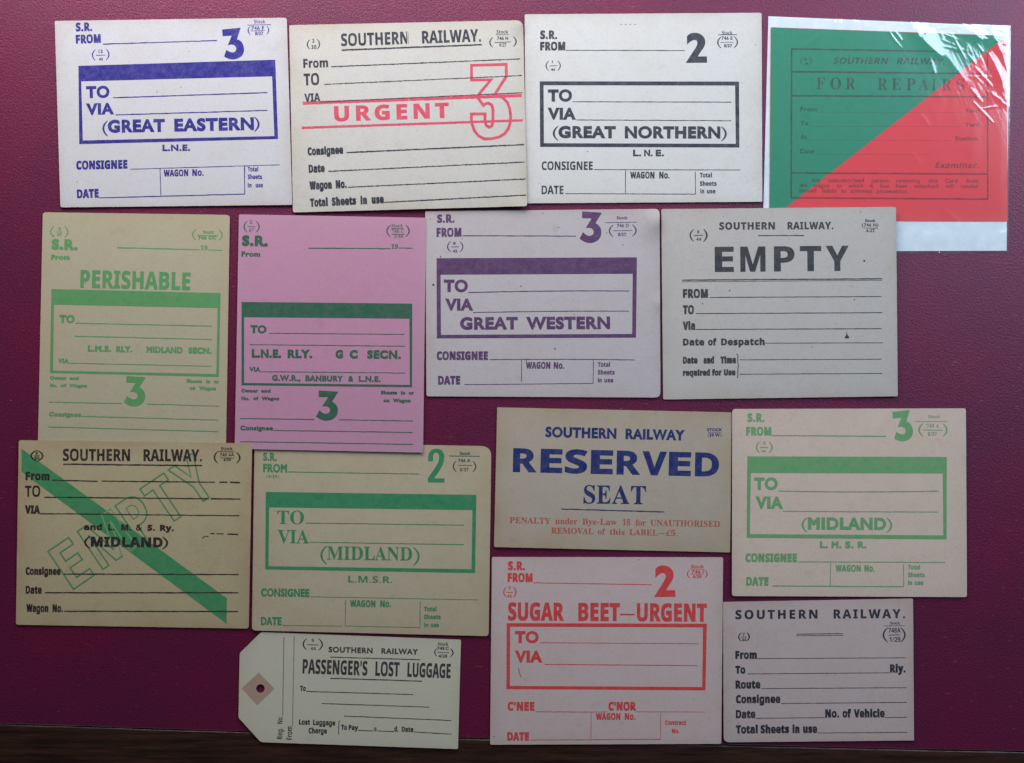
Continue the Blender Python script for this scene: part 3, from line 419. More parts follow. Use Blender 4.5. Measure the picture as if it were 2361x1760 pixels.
'Su': '576|201,-15 140,-5 100,26 78,78 70,149 70,381 60,434 45,447 18,452 18,477 218,477 218,114 232,71 249,59 272,55 315,66 351,101 351,381 340,436 322,448 291,452 291,477 498,477 498,107 509,60 553,45 553,20 460,11 351,-15 351,62 322,30 286,5 245,-10',
'Sv': '471|219,-15 59,381 34,432 19,446 -4,451 -4,477 252,477 252,452 240,452 209,445 198,424 200,412 284,188 362,388 371,418 364,437 345,448 313,452 313,477 469,477 469,453 444,444 427,428 400,374 246,-15',
'Sw': '668|188,-15 26,407 9,437 -17,451 -17,477 213,477 213,451 184,444 176,424 178,408 184,388 256,195 324,361 309,409 292,443 258,453 258,477 497,477 497,451 465,443 454,424 455,413 457,403 516,217 587,393 595,423 584,444 547,453 547,477 685,477 685,453 653,437 633,396 468,-15 444,-15 343,303 215,-15',
'Sx': '490|7,0 7,23 52,45 95,87 189,210 66,405 37,438 6,451 6,477 259,477 259,452 227,447 216,431 229,400 282,316 344,394 360,428 349,446 309,452 309,477 478,477 478,455 434,434 390,390 305,283 448,56 466,33 490,24 490,0 238,0 238,25 274,30 285,46 266,91 212,176 150,94 130,53 141,30 176,23 181,23 181,0',
'Sy': '462|81,-216 45,-210 15,-192 -4,-164 -10,-129 -6,-104 7,-82 28,-66 55,-61 98,-76 110,-94 115,-117 114,-125 114,-134 118,-147 132,-152 152,-142 176,-114 199,-68 216,-7 56,385 38,423 24,442 -5,451 -7,451 -7,477 249,477 249,451 209,445 197,422 199,410 204,394 285,183 354,371 363,400 365,421 353,445 312,451 312,477 460,477 460,451 441,446 426,432 399,373 249,-37 199,-147 174,-180 147,-201',
'S0': '577|289,-10 231,-5 181,11 139,37 92,94 59,170 41,263 35,371 41,478 59,570 92,645 139,701 181,727 231,742 290,747 371,736 435,701 483,645 516,569 536,477 542,370 536,262 516,170 483,94 435,37 394,11 345,-5|289,57 323,66 348,93 364,139 378,238 382,370 378,501 364,599 348,644 324,671 290,680 256,671 230,644 214,599 200,501 195,370 200,238 214,139 230,93 255,66',
'S1': '577|100,0 100,55 185,55 208,58 224,69 236,122 236,639 166,562 134,539 103,532 80,537 61,552 48,577 43,608 113,633 202,688 275,741 390,741 390,122 401,72 416,59 443,55 527,55 527,0',
'S2': '577|36,0 36,106 189,262 287,377 335,472 348,571 343,622 326,657 301,678 267,685 223,673 194,640 178,584 172,506 119,512 77,529 49,560 40,608 47,644 66,677 97,706 141,728 198,743 267,747 338,742 397,727 443,702 477,667 497,625 504,576 491,506 448,432 367,338 237,212 134,114 375,114 404,118 429,132 449,155 460,185 469,217 530,217 524,0',
'S3': '577|251,-10 181,-6 124,7 82,27 52,53 35,82 29,114 35,148 55,173 84,189 117,194 125,136 152,95 192,70 244,62 307,75 333,94 353,122 366,161 371,214 360,267 329,311 279,339 211,349 147,349 147,413 215,413 273,423 314,455 338,503 346,565 340,615 324,653 297,677 260,685 228,679 204,661 178,601 171,524 115,530 72,547 46,575 37,616 44,651 63,682 95,709 166,738 265,747 364,737 440,704 475,670 497,629 504,579 492,516 458,463 408,422 346,393 429,366 468,342 501,309 522,267 530,213 524,155 506,107 479,68 443,38 354,1',
'S4': '577|186,0 186,55 215,55 275,68 293,89 299,129 299,192 13,192 13,255 307,737 450,737 450,260 558,260 558,192 450,192 450,129 456,89 475,68 535,55 548,55 548,0|86,260 299,260 299,441 301,539 307,639 291,606 267,562 243,519 225,490',
'S5': '577|253,-10 183,-6 129,8 89,28 62,54 46,83 41,115 47,146 64,168 90,181 124,186 135,128 170,81 200,67 237,62 300,77 327,97 347,128 360,171 364,227 355,295 328,342 284,371 224,380 159,374 109,361 62,380 95,737 485,737 490,549 432,549 423,584 410,613 376,624 161,624 145,433 194,443 258,448 333,442 397,424 450,393 490,350 514,295 522,227 516,165 498,115 470,74 434,42 347,2',
'S6': '577|303,-10 231,-1 168,27 117,75 78,143 54,231 46,341 51,423 65,500 87,569 119,629 160,679 211,716 271,740 341,747 401,743 448,731 482,713 505,690 519,663 523,634 516,604 496,578 458,559 400,553 394,615 374,666 356,682 331,687 294,679 261,655 234,616 206,530 192,414 247,440 335,452 393,446 443,427 485,396 516,353 535,301 541,238 534,169 514,110 481,59 434,20 375,-3|306,58 341,68 368,99 385,151 391,228 385,301 366,351 336,380 296,389 237,373 192,340 201,212 226,124 249,87 276,65',
'S7': '577|170,0 445,625 173,625 143,619 123,601 114,572 107,520 45,520 51,737 543,737 543,687 258,0',
'S8': '577|282,-10 204,-4 140,17 92,48 58,88 38,136 31,188 41,249 73,297 121,337 183,373 128,411 88,454 63,503 55,560 60,607 77,651 108,690 153,721 214,741 294,747 361,742 416,725 459,696 490,659 508,616 514,567 505,511 476,469 375,400 454,354 507,307 536,254 546,195 538,135 515,85 476,44 424,14 359,-4|312,435 345,459 367,487 380,523 384,569 373,626 341,670 317,683 288,688 251,679 223,655 206,617 200,572 208,524 229,489|287,49 334,58 371,85 395,126 403,178 394,224 367,262 320,296 252,331 194,274 176,234 170,184 178,129 202,86 240,58',
'S9': '577|234,-10 179,-6 135,7 103,26 82,51 65,106 77,145 116,165 134,122 159,87 194,63 240,55 299,73 343,130 372,223 385,354 326,304 286,289 238,284 183,290 134,308 93,339 61,381 42,434 36,498 43,567 65,628 99,678 146,716 204,740 273,747 344,738 406,711 458,665 497,599 522,511 531,401 514,241 493,171 462,110 421,60 370,22 308,-2|283,358 316,363 345,377 385,427 377,541 355,619 334,652 308,672 279,678 239,667 210,634 192,580 186,504 197,423 229,374',
'S.': '263|130,-14 88,2 75,23 71,53 75,84 88,104 130,119 174,104 188,84 192,53 188,23 174,2',
'S,': '263|40,-126 68,-4 89,114 181,114 188,103 151,-11 104,-126',
"S'": '221|83,447 64,700 157,700 137,447',
'S&': '718|273,-10 210,-4 156,12 112,40 79,78 59,126 52,182 62,250 93,303 141,347 203,388 145,464 124,507 118,558 123,603 139,640 166,671 223,701 298,711 368,701 422,671 447,641 463,604 468,560 458,503 428,455 383,414 327,376 517,194 558,264 585,350 673,350 633,233 606,183 573,139 716,0 599,0 514,82 465,45 411,16 348,-3|275,427 357,491 376,523 382,560 376,592 359,618 331,635 295,640 258,635 228,619 208,593 202,559 207,525 221,494|275,67 334,72 383,87 459,136 255,334 172,271 150,233 142,185 151,137 178,99 221,75',
'S/': '365|10,0 271,700 355,700 94,0',
'S-': '316|39,225 39,301 276,301 276,225',
'S(': '294|183,-155 119,-63 74,41 48,152 39,269 48,386 74,500 119,605 183,700 265,700 205,603 161,497 135,385 126,270 135,157 161,47 204,-58 264,-155',
'S)': '294|30,-155 90,-58 133,47 159,157 168,270 159,385 133,497 90,603 29,700 111,700 175,605 220,500 246,386 255,269 246,152 220,41 175,-63 111,-155',
'S£': '545|342,384 264,384 300,489 342,560 391,601 449,614 474,612 503,605 514,605 461,705 387,705 324,676 272,623 229,553 194,472 165,384 68,384 68,294 142,294 61,-9 139,2 227,6 318,-1 401,-9 458,-4 509,9 509,107 465,91 405,86 328,94 227,102 186,100 237,294 342,294',
}
_cache = {}


def glyph(font, ch):
    k = font + ch
    if k not in _cache:
        parts = GLYPHS[k].split('|')
        _cache[k] = (int(parts[0]), [[tuple(map(float, q.split(','))) for q in p.split(' ')] for p in parts[1:]])
    return _cache[k]


def s_area(l):
    return sum(l[i - 1][0] * l[i][1] - l[i][0] * l[i - 1][1] for i in range(len(l))) / 2


def inside(p, l):
    r = False
    for i in range(len(l)):
        (x0, y0), (x1, y1) = l[i - 1], l[i]
        if (y0 > p[1]) != (y1 > p[1]) and p[0] < (x1 - x0) * (p[1] - y0) / (y1 - y0) + x0:
            r = not r
    return r


def grow(loops, b):
    """offset outlines outwards by b (holes shrink)"""
    if abs(b) < 1e-6:
        return loops
    out = []
    for i, l in enumerate(loops):
        depth = sum(1 for j, m in enumerate(loops) if j != i and inside(l[0], m))
        sgn = 1 if s_area(l) > 0 else -1
        bb = b
        if depth % 2:
            sgn = -sgn
            bb = b * 0.6
        n = len(l)
        q = []
        for k in range(n):
            a, c, d = l[k - 1], l[k], l[(k + 1) % n]
            e1 = (c[0] - a[0], c[1] - a[1])
            e2 = (d[0] - c[0], d[1] - c[1])
            l1 = math.hypot(*e1) or 1e-9
            l2 = math.hypot(*e2) or 1e-9
            n1 = (e1[1] / l1, -e1[0] / l1)
            n2 = (e2[1] / l2, -e2[0] / l2)
            dt = max(-0.5, n1[0] * n2[0] + n1[1] * n2[1])
            f = sgn * bb / (1 + dt)
            q.append((c[0] + (n1[0] + n2[0]) * f, c[1] + (n1[1] + n2[1]) * f))
        out.append(q)
    return out


def fill_glyph(g):
    """triangles of every region with positive winding (copes with strokes grown into each other)"""
    verts, edges, segs = [], [], []
    for l in g:
        k, m = len(verts), len(l)
        verts += [Vector(p) for p in l]
        edges += [(k + i, k + (i + 1) % m) for i in range(m)]
        segs += [(l[i], l[(i + 1) % m]) for i in range(m)]
    res = delaunay_2d_cdt(verts, edges, [], 0, 1e-4)
    v2 = [tuple(v) for v in res[0]]
    big = max(g, key=lambda l: abs(s_area(l)))
    sign = 1 if s_area(big) > 0 else -1
    out = []
    for f in res[2]:
        cx = sum(v2[i][0] for i in f) / 3
        cy = sum(v2[i][1] for i in f) / 3
        wn = 0
        for (x0, y0), (x1, y1) in segs:
            if (y0 <= cy) != (y1 <= cy) and (x1 - x0) * (cy - y0) / (y1 - y0) + x0 > cx:
                wn += 1 if y1 > y0 else -1
        if wn * sign > 0:
            out.append(tuple(f))
    return v2, out


def set_word(font, word, w, h, b, tr=0.0):
    """list of glyphs (each a list of loops) filling a w x h box, baseline at 0"""
    lo0, hi0, n0 = 0.0, 0.0, 0
    for ch in word:
        hi0 += glyph(font, ch)[0] if ch != ' ' else 300
        n0 += 1
    est = max(0.02, (w - 2 * b * n0 * 0.75) / max(1.0, hi0))
    tr = tr + 1.5 * b / est * 0.75          # keep the gaps open when the strokes are thickened
    x = 0.0
    gl = []
    for ch in word:
        if ch == ' ':
            x += 300
            continue
        adv, loops = glyph(font, ch)
        gl.append([[(p[0] + x, p[1]) for p in l] for l in loops])
        x += adv + tr
    lo = min(p[0] for g in gl for l in g for p in l)
    hi = max(p[0] for g in gl for l in g for p in l)
    sx = max(0.001, (w - 2 * b)) / (hi - lo)
    sy = (h - 2 * b) / 700.0
    if font == 'B' and sx / sy < 0.95:
        sq = []
        for ch, g in zip([c for c in word if c != ' '], gl):
            if ch in 'OCGSQDUoecsadgbpq0369825':
                xs = [p[0] for l in g for p in l]
                c0, hw = (min(xs) + max(xs)) / 2, (max(xs) - min(xs)) / 2
                ys = [p[1] for l in g for p in l]
                d0, hh = (min(ys) + max(ys)) / 2, (max(ys) - min(ys)) / 2

                def f(t, c, s, e):
                    k = (t - c) / s
                    return c + s * math.copysign(abs(k) ** e, k)
                g = [[(f(x, c0, hw, 0.80), f(y, d0, hh, 0.94)) for x, y in l] for l in g]
            sq.append(g)
        gl = sq
    return [grow([[((p[0] - lo) * sx + b, p[1] * sy + b) for p in l] for l in g], b) for g in gl]


# solid numerals measured as outlines in their own little frames (x right, y down)
NUM = {
    'three_round': ((205, 385, 1040, 1605), [(205, 455), (905, 385), (765, 830), (830, 850), (900, 890), (965, 970), (1010, 1070), (1035, 1190), (1025, 1310), (985, 1420), (900, 1510), (780, 1575), (650, 1605), (520, 1600), (400, 1560), (310, 1510), (280, 1480), (370, 1235), (440, 1285), (530, 1325), (620, 1335), (690, 1310), (735, 1240), (740, 1170), (700, 1090), (640, 1045), (560, 1030), (500, 1040), (420, 1060), (560, 710), (550, 690), (230, 715)]),
    'three_hook': ((290, 148, 1235, 1470), [(415, 148), (1235, 205), (965, 640), (1010, 665), (1100, 730), (1175, 830), (1212, 960), (1210, 1090), (1170, 1230), (1080, 1350), (950, 1430), (800, 1470), (650, 1470), (500, 1420), (380, 1350), (300, 1290), (450, 1010), (520, 1090), (610, 1150), (700, 1175), (780, 1165), (850, 1120), (890, 1050), (890, 970), (850, 900), (790, 855), (700, 835), (620, 840), (555, 850), (790, 470), (780, 440), (405, 430)]),
    'two_heavy': ((340, 262, 1155, 1410), [(390, 395), (450, 330), (530, 285), (640, 262), (760, 265), (870, 295), (970, 360), (1040, 440), (1080, 540), (1085, 640), (1060, 740), (1010, 850), (930, 960), (860, 1060), (800, 1165), (1145, 1160), (1155, 1400), (340, 1410), (650, 940), (720, 830), (775, 720), (790, 650), (770, 580), (720, 540), (650, 535), (570, 565), (490, 620), (390, 715)]),
    'two_tall': ((275, 165, 890, 1445), [(290, 640), (290, 480), (320, 340), (390, 240), (480, 185), (580, 165), (700, 180), (800, 240), (860, 340), (885, 460), (870, 620), (820, 780), (740, 930), (650, 1080), (560, 1200), (510, 1285), (890, 1285), (890, 1445), (290, 1435), (275, 1280), (370, 1140), (500, 960), (600, 800), (670, 650), (690, 500), (680, 380), (630, 320), (560, 310), (500, 350), (470, 430), (465, 640)]),
}


class Card:
    def __init__(self, name, label, quad, crop, paper, ink, group='printed railway labels laid out on the leather',
                 cat='label', radius=(6, 6, 6, 6), cz=(0.1, 0.1, 0.1, 0.1), bow=0.25, curls=(), thick=0.27,
                 outline=None, hole=None, alpha=1.0, edge_w=16.0, edge=None, edge_amt=0.32, speck=0.5, stain=0.12, crease=None, grain=0.16,
                 wear=0.12, blot=0.09, body='card_sheet'):
        self.o3 = crop
        self.quad = [self.px(*p) for p in quad]
        self.cz, self.bow, self.curls, self.thick = cz, bow, curls, thick * 1e-3
        self.crease = [self.px(*p) for p in crease] if crease else None
        cx = sum(p[0] for p in self.quad) / 4
        cy = sum(p[1] for p in self.quad) / 4
        self.c = Vector(P(cx, cy, 0))
        self.root = bpy.data.objects.new(name, None)
        self.root.empty_display_size = 0.02
        self.root.location = self.c
        COL.objects.link(self.root)
        tag(self.root, label, cat, group)
        self.paper = paper
        self.alpha, self.edge_w = alpha, edge_w
        self.wear, self.blot = wear, blot
        self.inks = {}
        self.main = ink
        self.order = 0
        self.buf = None
        self.build_body(radius, outline, hole, edge, edge_amt, speck, stain, grain, body)

    def px(self, u, v):
        ox, oy, k = self.o3
        return (ox + u * k, oy + v * k)

    def uv(self, x, y):
        q = self.quad
        v = ((y - q[0][1]) / (q[3][1] - q[0][1]) + (y - q[1][1]) / (q[2][1] - q[1][1])) / 2
        l = q[0][0] + (q[3][0] - q[0][0]) * v
        r = q[1][0] + (q[2][0] - q[1][0]) * v
        return (x - l) / (r - l), v

    def h(self, x, y):
        u, v = self.uv(x, y)
        a, b, c, d = self.cz
        z = a * (1 - u) * (1 - v) + b * u * (1 - v) + c * u * v + d * (1 - u) * v
        z += self.bow * (2 * u - 1) ** 2 * 0.7 + self.bow * (2 * v - 1) ** 2 * 0.3
        for (cu, cv, rad, hh) in self.curls:
            d2 = math.hypot((u - cu), (v - cv))
            if d2 < rad:
                z += hh * (1 - d2 / rad) ** 2
        if self.crease:
            (x0, y0), (x1, y1) = self.crease
            dd = ((x - x0) * (y1 - y0) - (y - y0) * (x1 - x0)) / math.hypot(x1 - x0, y1 - y0)
            z += 0.17 * math.exp(-abs(dd) / 3.5)
        return z * 1e-3 + 0.00012

    def w(self, x, y, lift=0.0):
        return tuple(Vector(P(x, y, self.h(x, y) + lift)) - self.c)

    def build_body(self, radius, outline, hole, edge, edge_amt, speck, stain, grain, body):
        poly = [self.px(*p) for p in outline] if outline else self.quad
        n = len(poly)
        if len(radius) < n:
            radius = tuple(radius) + (3,) * (n - len(radius))
        ring = []
        for i in range(n):
            p = Vector(poly[i])
            a = (Vector(poly[i - 1]) - p)
            b = (Vector(poly[(i + 1) % n]) - p)
            r = min(radius[i], a.length * 0.4, b.length * 0.4)
            p0, p1 = p + a.normalized() * r, p + b.normalized() * r
            for k in range(6):
                t = k / 5
                ring.append(p0 * (1 - t) ** 2 + p * 2 * t * (1 - t) + p1 * t * t)
        # resample the long sides with a trace of wear
        pts = []
        m = len(ring)
        for i in range(m):
            a, b = ring[i], ring[(i + 1) % m]
            L = (b - a).length
            pts.append(a)
            k = int(L // 9)
            for j in range(1, k):
                q = a.lerp(b, j / k)
                nn = Vector((-(b - a).y, (b - a).x)).normalized()
                pts.append(q + nn * rnd.uniform(-0.16, 0.16))
        rim = [tuple(p) for p in pts]
        verts = list(rim)
        faces_in = [list(range(len(rim)))]
        holes = []
        if hole:
            hx, hy = self.px(*hole[:2])
            hr = hole[2] * self.o3[2]
            s = len(verts)
            hp = [(hx + hr * math.cos(a * math.pi / 12), hy + hr * math.sin(a * math.pi / 12)) for a in range(24)]
            verts += hp
            holes = [hp]
        edges = []
        if hole:
            edges = [(s + i, s + (i + 1) % 24) for i in range(24)]
        xs = [p[0] for p in rim]
        ys = [p[1] for p in rim]
        inner = [tuple(Vector(p)) for p in rim]

        def rim_dist(x, y):
            best = 1e9
            for i in range(n):
                a, b = poly[i - 1], poly[i]
                dx, dy = b[0] - a[0], b[1] - a[1]
                t = max(0, min(1, ((x - a[0]) * dx + (y - a[1]) * dy) / (dx * dx + dy * dy)))
                best = min(best, math.hypot(x - a[0] - t * dx, y - a[1] - t * dy))
            return best

        def ok(x, y):
            if not inside((x, y), inner) or rim_dist(x, y) < 4:
                return False
            return not holes or math.hypot(x - hx, y - hy) > hr + 3
        y = min(ys) + 6
        while y < max(ys):
            x = min(xs) + 6
            while x < max(xs):
                if ok(x, y):
                    verts.append((x + rnd.uniform(-1, 1), y + rnd.uniform(-1, 1)))
                x += 12
            y += 12
        if self.crease:
            (x0, y0), (x1, y1) = self.crease
            for k in range(1, 60):
                t = k / 60
                for dx in (-5, -2.2, 0, 2.2, 5):
                    q = (x0 + (x1 - x0) * t + dx, y0 + (y1 - y0) * t)
                    if ok(*q):
                        verts.append(q)
        res = delaunay_2d_cdt([Vector(v) for v in verts], edges, faces_in, 1, 1e-5)
        v2, f2 = [tuple(v) for v in res[0]], res[2]
        tris = []
        for f in f2:
            cxy = (sum(v2[i][0] for i in f) / 3, sum(v2[i][1] for i in f) / 3)
            if holes and inside(cxy, holes[0]):
                continue
            f = list(f)
            if s_area([v2[i] for i in f]) > 0:       # y runs down in photo pixels
                f.reverse()
            tris.append(f)
        # boundary edges
        cnt = {}
        for f in tris:
            for i in range(3):
                cnt.setdefault((min(f[i], f[i - 1]), max(f[i], f[i - 1])), []).append((f[i - 1], f[i]))
        T = self.thick
        nv = len(v2)
        V = [self.w(x, y, T) for x, y in v2] + [self.w(x, y, 0) for x, y in v2]
        F = [tuple(f) for f in tris] + [tuple(i + nv for i in reversed(f)) for f in tris]
        ntop = len(F)
        for e in cnt.values():
            if len(e) == 1:
                a, b = e[0]
                k = len(V)
                V += [V[a], V[b], V[b + nv], V[a + nv]]
                F.append((k + 3, k + 2, k + 1, k))
        edge = edge or (0.32, 0.24, 0.16, 1)
        mt = paper_mat(self.paper, edge, edge_amt, speck, stain, grain)
        o = link_mesh(body, V, F, mt, self.root)
        me = o.data
        for i, p in enumerate(me.polygons):
            p.use_smooth = i < ntop
        at = me.color_attributes.new('edge_wear', 'FLOAT_COLOR', 'POINT')
        for i in range(len(V)):
            if i < nv:
                x, y = v2[i]
                e = math.exp(-rim_dist(x, y) / self.edge_w)
            else:
                e = 0.5
            at.data[i].color = (e, e, e, 1)

    # ---- ink primitives: collect (verts, faces) and write one mesh per printed element
    def ink(self, c):
        c = c or self.main
        if c not in self.inks:
            self.inks[c] = ink_mat(c, self.paper, self.wear, self.blot, alpha=self.alpha)
        return self.inks[c]

    def emit(self, name, vf, ink=None, mats=None, mat_idx=None):
        if self.buf is not None:
            V, F = self.buf
            k = len(V)
            V += vf[0]
            F += [tuple(i + k for i in f) for f in vf[1]]
            return None
        self.order += 1
        lift = self.thick + 3e-5 + 1.5e-6 * self.order
        V = [self.w(*self.px(*p), lift) for p in vf[0]]
        F = []
        for f in vf[1]:
            f = list(f)
            a = s_area([vf[0][i] for i in f])
            if a > 0:
                f.reverse()
            F.append(tuple(f))
        return link_mesh(name, V, F, mats or self.ink(ink), self.root, mat_idx=mat_idx)

    def begin(self):
        self.buf = ([], [])

    def end(self, name, ink=None):
        b, self.buf = self.buf, None
        return self.emit(name, b, ink)

    def t(self, words, y0, y1=None, H=60, f='B', b=0.0, ink=None, n='field_word', tr=0.0, p1=None, slant=0.0, outline=None):
        """words = [(text, x0, x1) ...]; baseline from (first x0, y0) to (last x1, y1).
        With p1 the x values are distances along the line (x_origin, y0) -> p1."""
        y1 = y0 if y1 is None else y1
        if p1:
            org, end = p1
        else:
            org, end = (words[0][1], y0), (words[-1][2], y1)
        L = math.hypot(end[0] - org[0], end[1] - org[1])
        d = ((end[0] - org[0]) / L, (end[1] - org[1]) / L)
        up = (d[1], -d[0])
        V, F = [], []
        strips = []
        for (word, x0, x1) in words:
            base = 0 if p1 else org[0]
            u0, u1 = x0 - base, x1 - base
            for g in set_word(f, word, u1 - u0, H, b, tr):
                def place(p):
                    u = u0 + p[0] + slant * p[1]
                    return (org[0] + d[0] * u + up[0] * p[1], org[1] + d[1] * u + up[1] * p[1])
                if outline:
                    go, gi = grow(g, outline / 2), grow(g, -outline / 2)
                    for lo, li in zip(go, gi):
                        k, m = len(V), len(lo)
                        V += [place(p) for p in lo] + [place(p) for p in li]
                        F += [(k + i, k + (i + 1) % m, k + m + (i + 1) % m, k + m + i) for i in range(m)]
                    continue
                gv, gf = fill_glyph(g)
                k = len(V)
                V += [place(p) for p in gv]
                F += [tuple(i + k for i in t) for t in gf]
        return self.emit(n, (V, F), ink) if not outline else (V, F)

    def strip(self, pts, wid, closed=False, rough=0.0):
        V, F = [], []
        m = len(pts)
        for i in range(m):
            a = pts[i - 1] if (i or closed) else pts[0]
            b = pts[(i + 1) % m] if (i < m - 1 or closed) else pts[-1]
            e = (b[0] - a[0], b[1] - a[1])
            c = pts[i]
            e1 = (c[0] - a[0], c[1] - a[1])
            e2 = (b[0] - c[0], b[1] - c[1])
            l1, l2 = math.hypot(*e1), math.hypot(*e2)
            if l1 < 1e-6:
                n = (-e2[1] / l2, e2[0] / l2)
                s = 1
            elif l2 < 1e-6:
                n = (-e1[1] / l1, e1[0] / l1)
                s = 1
            else:
                n1 = (-e1[1] / l1, e1[0] / l1)
                n2 = (-e2[1] / l2, e2[0] / l2)
                dt = max(-0.6, n1[0] * n2[0] + n1[1] * n2[1])
                n = (n1[0] + n2[0], n1[1] + n2[1])
                s = 1 / (1 + dt)
            w = wid(i / (m - 1)) if callable(wid) else wid
            h0 = w / 2 + (rnd.uniform(-rough, rough) if rough else 0)
            h1 = w / 2 + (rnd.uniform(-rough, rough) if rough else 0)
            V += [(c[0] + n[0] * s * h0, c[1] + n[1] * s * h0), (c[0] - n[0] * s * h1, c[1] - n[1] * s * h1)]
        for i in range(m if closed else m - 1):
            j = (i + 1) % m
            F.append((2 * i, 2 * j, 2 * j + 1, 2 * i + 1))
        return V, F

    def l(self, x0, y0, x1, y1, w=6, ink=None, n='ruled_line', rough=None, sag=0.0):
        L = math.hypot(x1 - x0, y1 - y0)
        k = max(2, int(L // (8 if self.crease else 28)))
        r = w * 0.14 if rough is None else rough
        pts = [(x0 + (x1 - x0) * i / k + 0, y0 + (y1 - y0) * i / k + sag * 4 * (i / k) * (1 - i / k) + rnd.uniform(-0.5, 0.5)) for i in range(k + 1)]
        if abs(y1 - y0) > abs(x1 - x0):
            pts = [(x0 + (x1 - x0) * i / k, y0 + (y1 - y0) * i / k) for i in range(k + 1)]
        return self.emit(n, self.strip(pts, w, rough=r), ink)

    def dots(self, x0, y0, x1, y1, w=4, step=11, ink=None, n='dotted_line', on=0.55):
        L = math.hypot(x1 - x0, y1 - y0)
        k = int(L // step)
        V, F = [], []
        for i in range(k):
            a = (x0 + (x1 - x0) * i / k, y0 + (y1 - y0) * i / k)
            b = (x0 + (x1 - x0) * (i + on) / k, y0 + (y1 - y0) * (i + on) / k)
            v, f = self.strip([a, b], w)
            q = len(V)
            V += v
            F += [tuple(j + q for j in t) for t in f]
        return self.emit(n, (V, F), ink)

    def par(self, x0, x1, y0, y1, w=8, ink=None, n='bracket', flip=False):
        """round bracket: open side at x1; tips thin"""
        pts = []
        for i in range(13):
            t = i / 12
            e = 1 - (2 * t - 1) ** 2
            pts.append((x1 + (x0 - x1) * e, y0 + (y1 - y0) * t))
        return self.emit(n, self.strip(pts, lambda t: w * (0.45 + 0.75 * (1 - (2 * t - 1) ** 2))), ink)

    def quadgrid(self, q, nx=24, ny=3):
        V, F = [], []
        for j in range(ny + 1):
            for i in range(nx + 1):
                u, v = i / nx, j / ny
                V.append(tuple(q[0][k] * (1 - u) * (1 - v) + q[1][k] * u * (1 - v) + q[2][k] * u * v + q[3][k] * (1 - u) * v for k in (0, 1)))
        for j in range(ny):
            for i in range(nx):
                a = j * (nx + 1) + i
                F.append((a, a + 1, a + nx + 2, a + nx + 1))
        return V, F

    def frame(self, o, i, bar=True, ink=None):
        """box of four butted bars; with bar the top one is a solid colour band of its own"""
        def at(p, q, y):
            t = (y - p[1]) / (q[1] - p[1])
            return (p[0] + (q[0] - p[0]) * t, y)
        if bar:
            a, b = at(o[0], o[3], i[0][1]), at(o[1], o[2], i[1][1])
            self.emit('colour_bar', self.quadgrid([o[0], o[1], b, a], 30, 4), ink)
            quads = [[a, i[0], i[3], o[3]], [i[1], b, o[2], i[2]], [i[3], i[2], o[2], o[3]]]
        else:
            quads = [[o[0], o[1], i[1], i[0]], [o[0], i[0], i[3], o[3]], [i[1], o[1], o[2], i[2]], [i[3], i[2], o[2], o[3]]]
        self.begin()
        for q in quads:
            wide = abs(q[1][0] - q[0][0]) > 200
            self.emit('', self.quadgrid(q, 26 if wide else 1, 1 if wide else 14))
        self.end('box_frame', ink)

    def num(self, kind, box, skew=0.0, ink=None):
        (a, b, c, d), pts = NUM[kind]
        x0, y0, x1, y1 = box
        q = []
        for p in pts:
            X = x0 + (p[0] - a) / (c - a) * (x1 - x0)
            Y = y0 + (p[1] - b) / (d - b) * (y1 - y0) + skew * ((p[0] - a) / (c - a) - 0.5)
            q.append((X, Y))
        tr = tessellate_polygon([[Vector((p[0], p[1], 0)) for p in q]])
        return self.emit('large_numeral', (q, [tuple(t) for t in tr]), ink)

    def stock(self, items, ink=None, n='stock_mark'):
        """small reference: words, rules and brackets printed as one mark"""
        self.begin()
        for it in items:
            if it[0] == '(':
                self.par(*it[1:])
            elif it[0] == '-':
                self.l(*it[1:], rough=0.2)
            else:
                txt, x0, x1, y, H = it[:5]
                self.t([(txt, x0, x1)], y, y, H, f=it[5] if len(it) > 5 else 'G', b=it[6] if len(it) > 6 else 1.2)
        return self.end(n, ink)


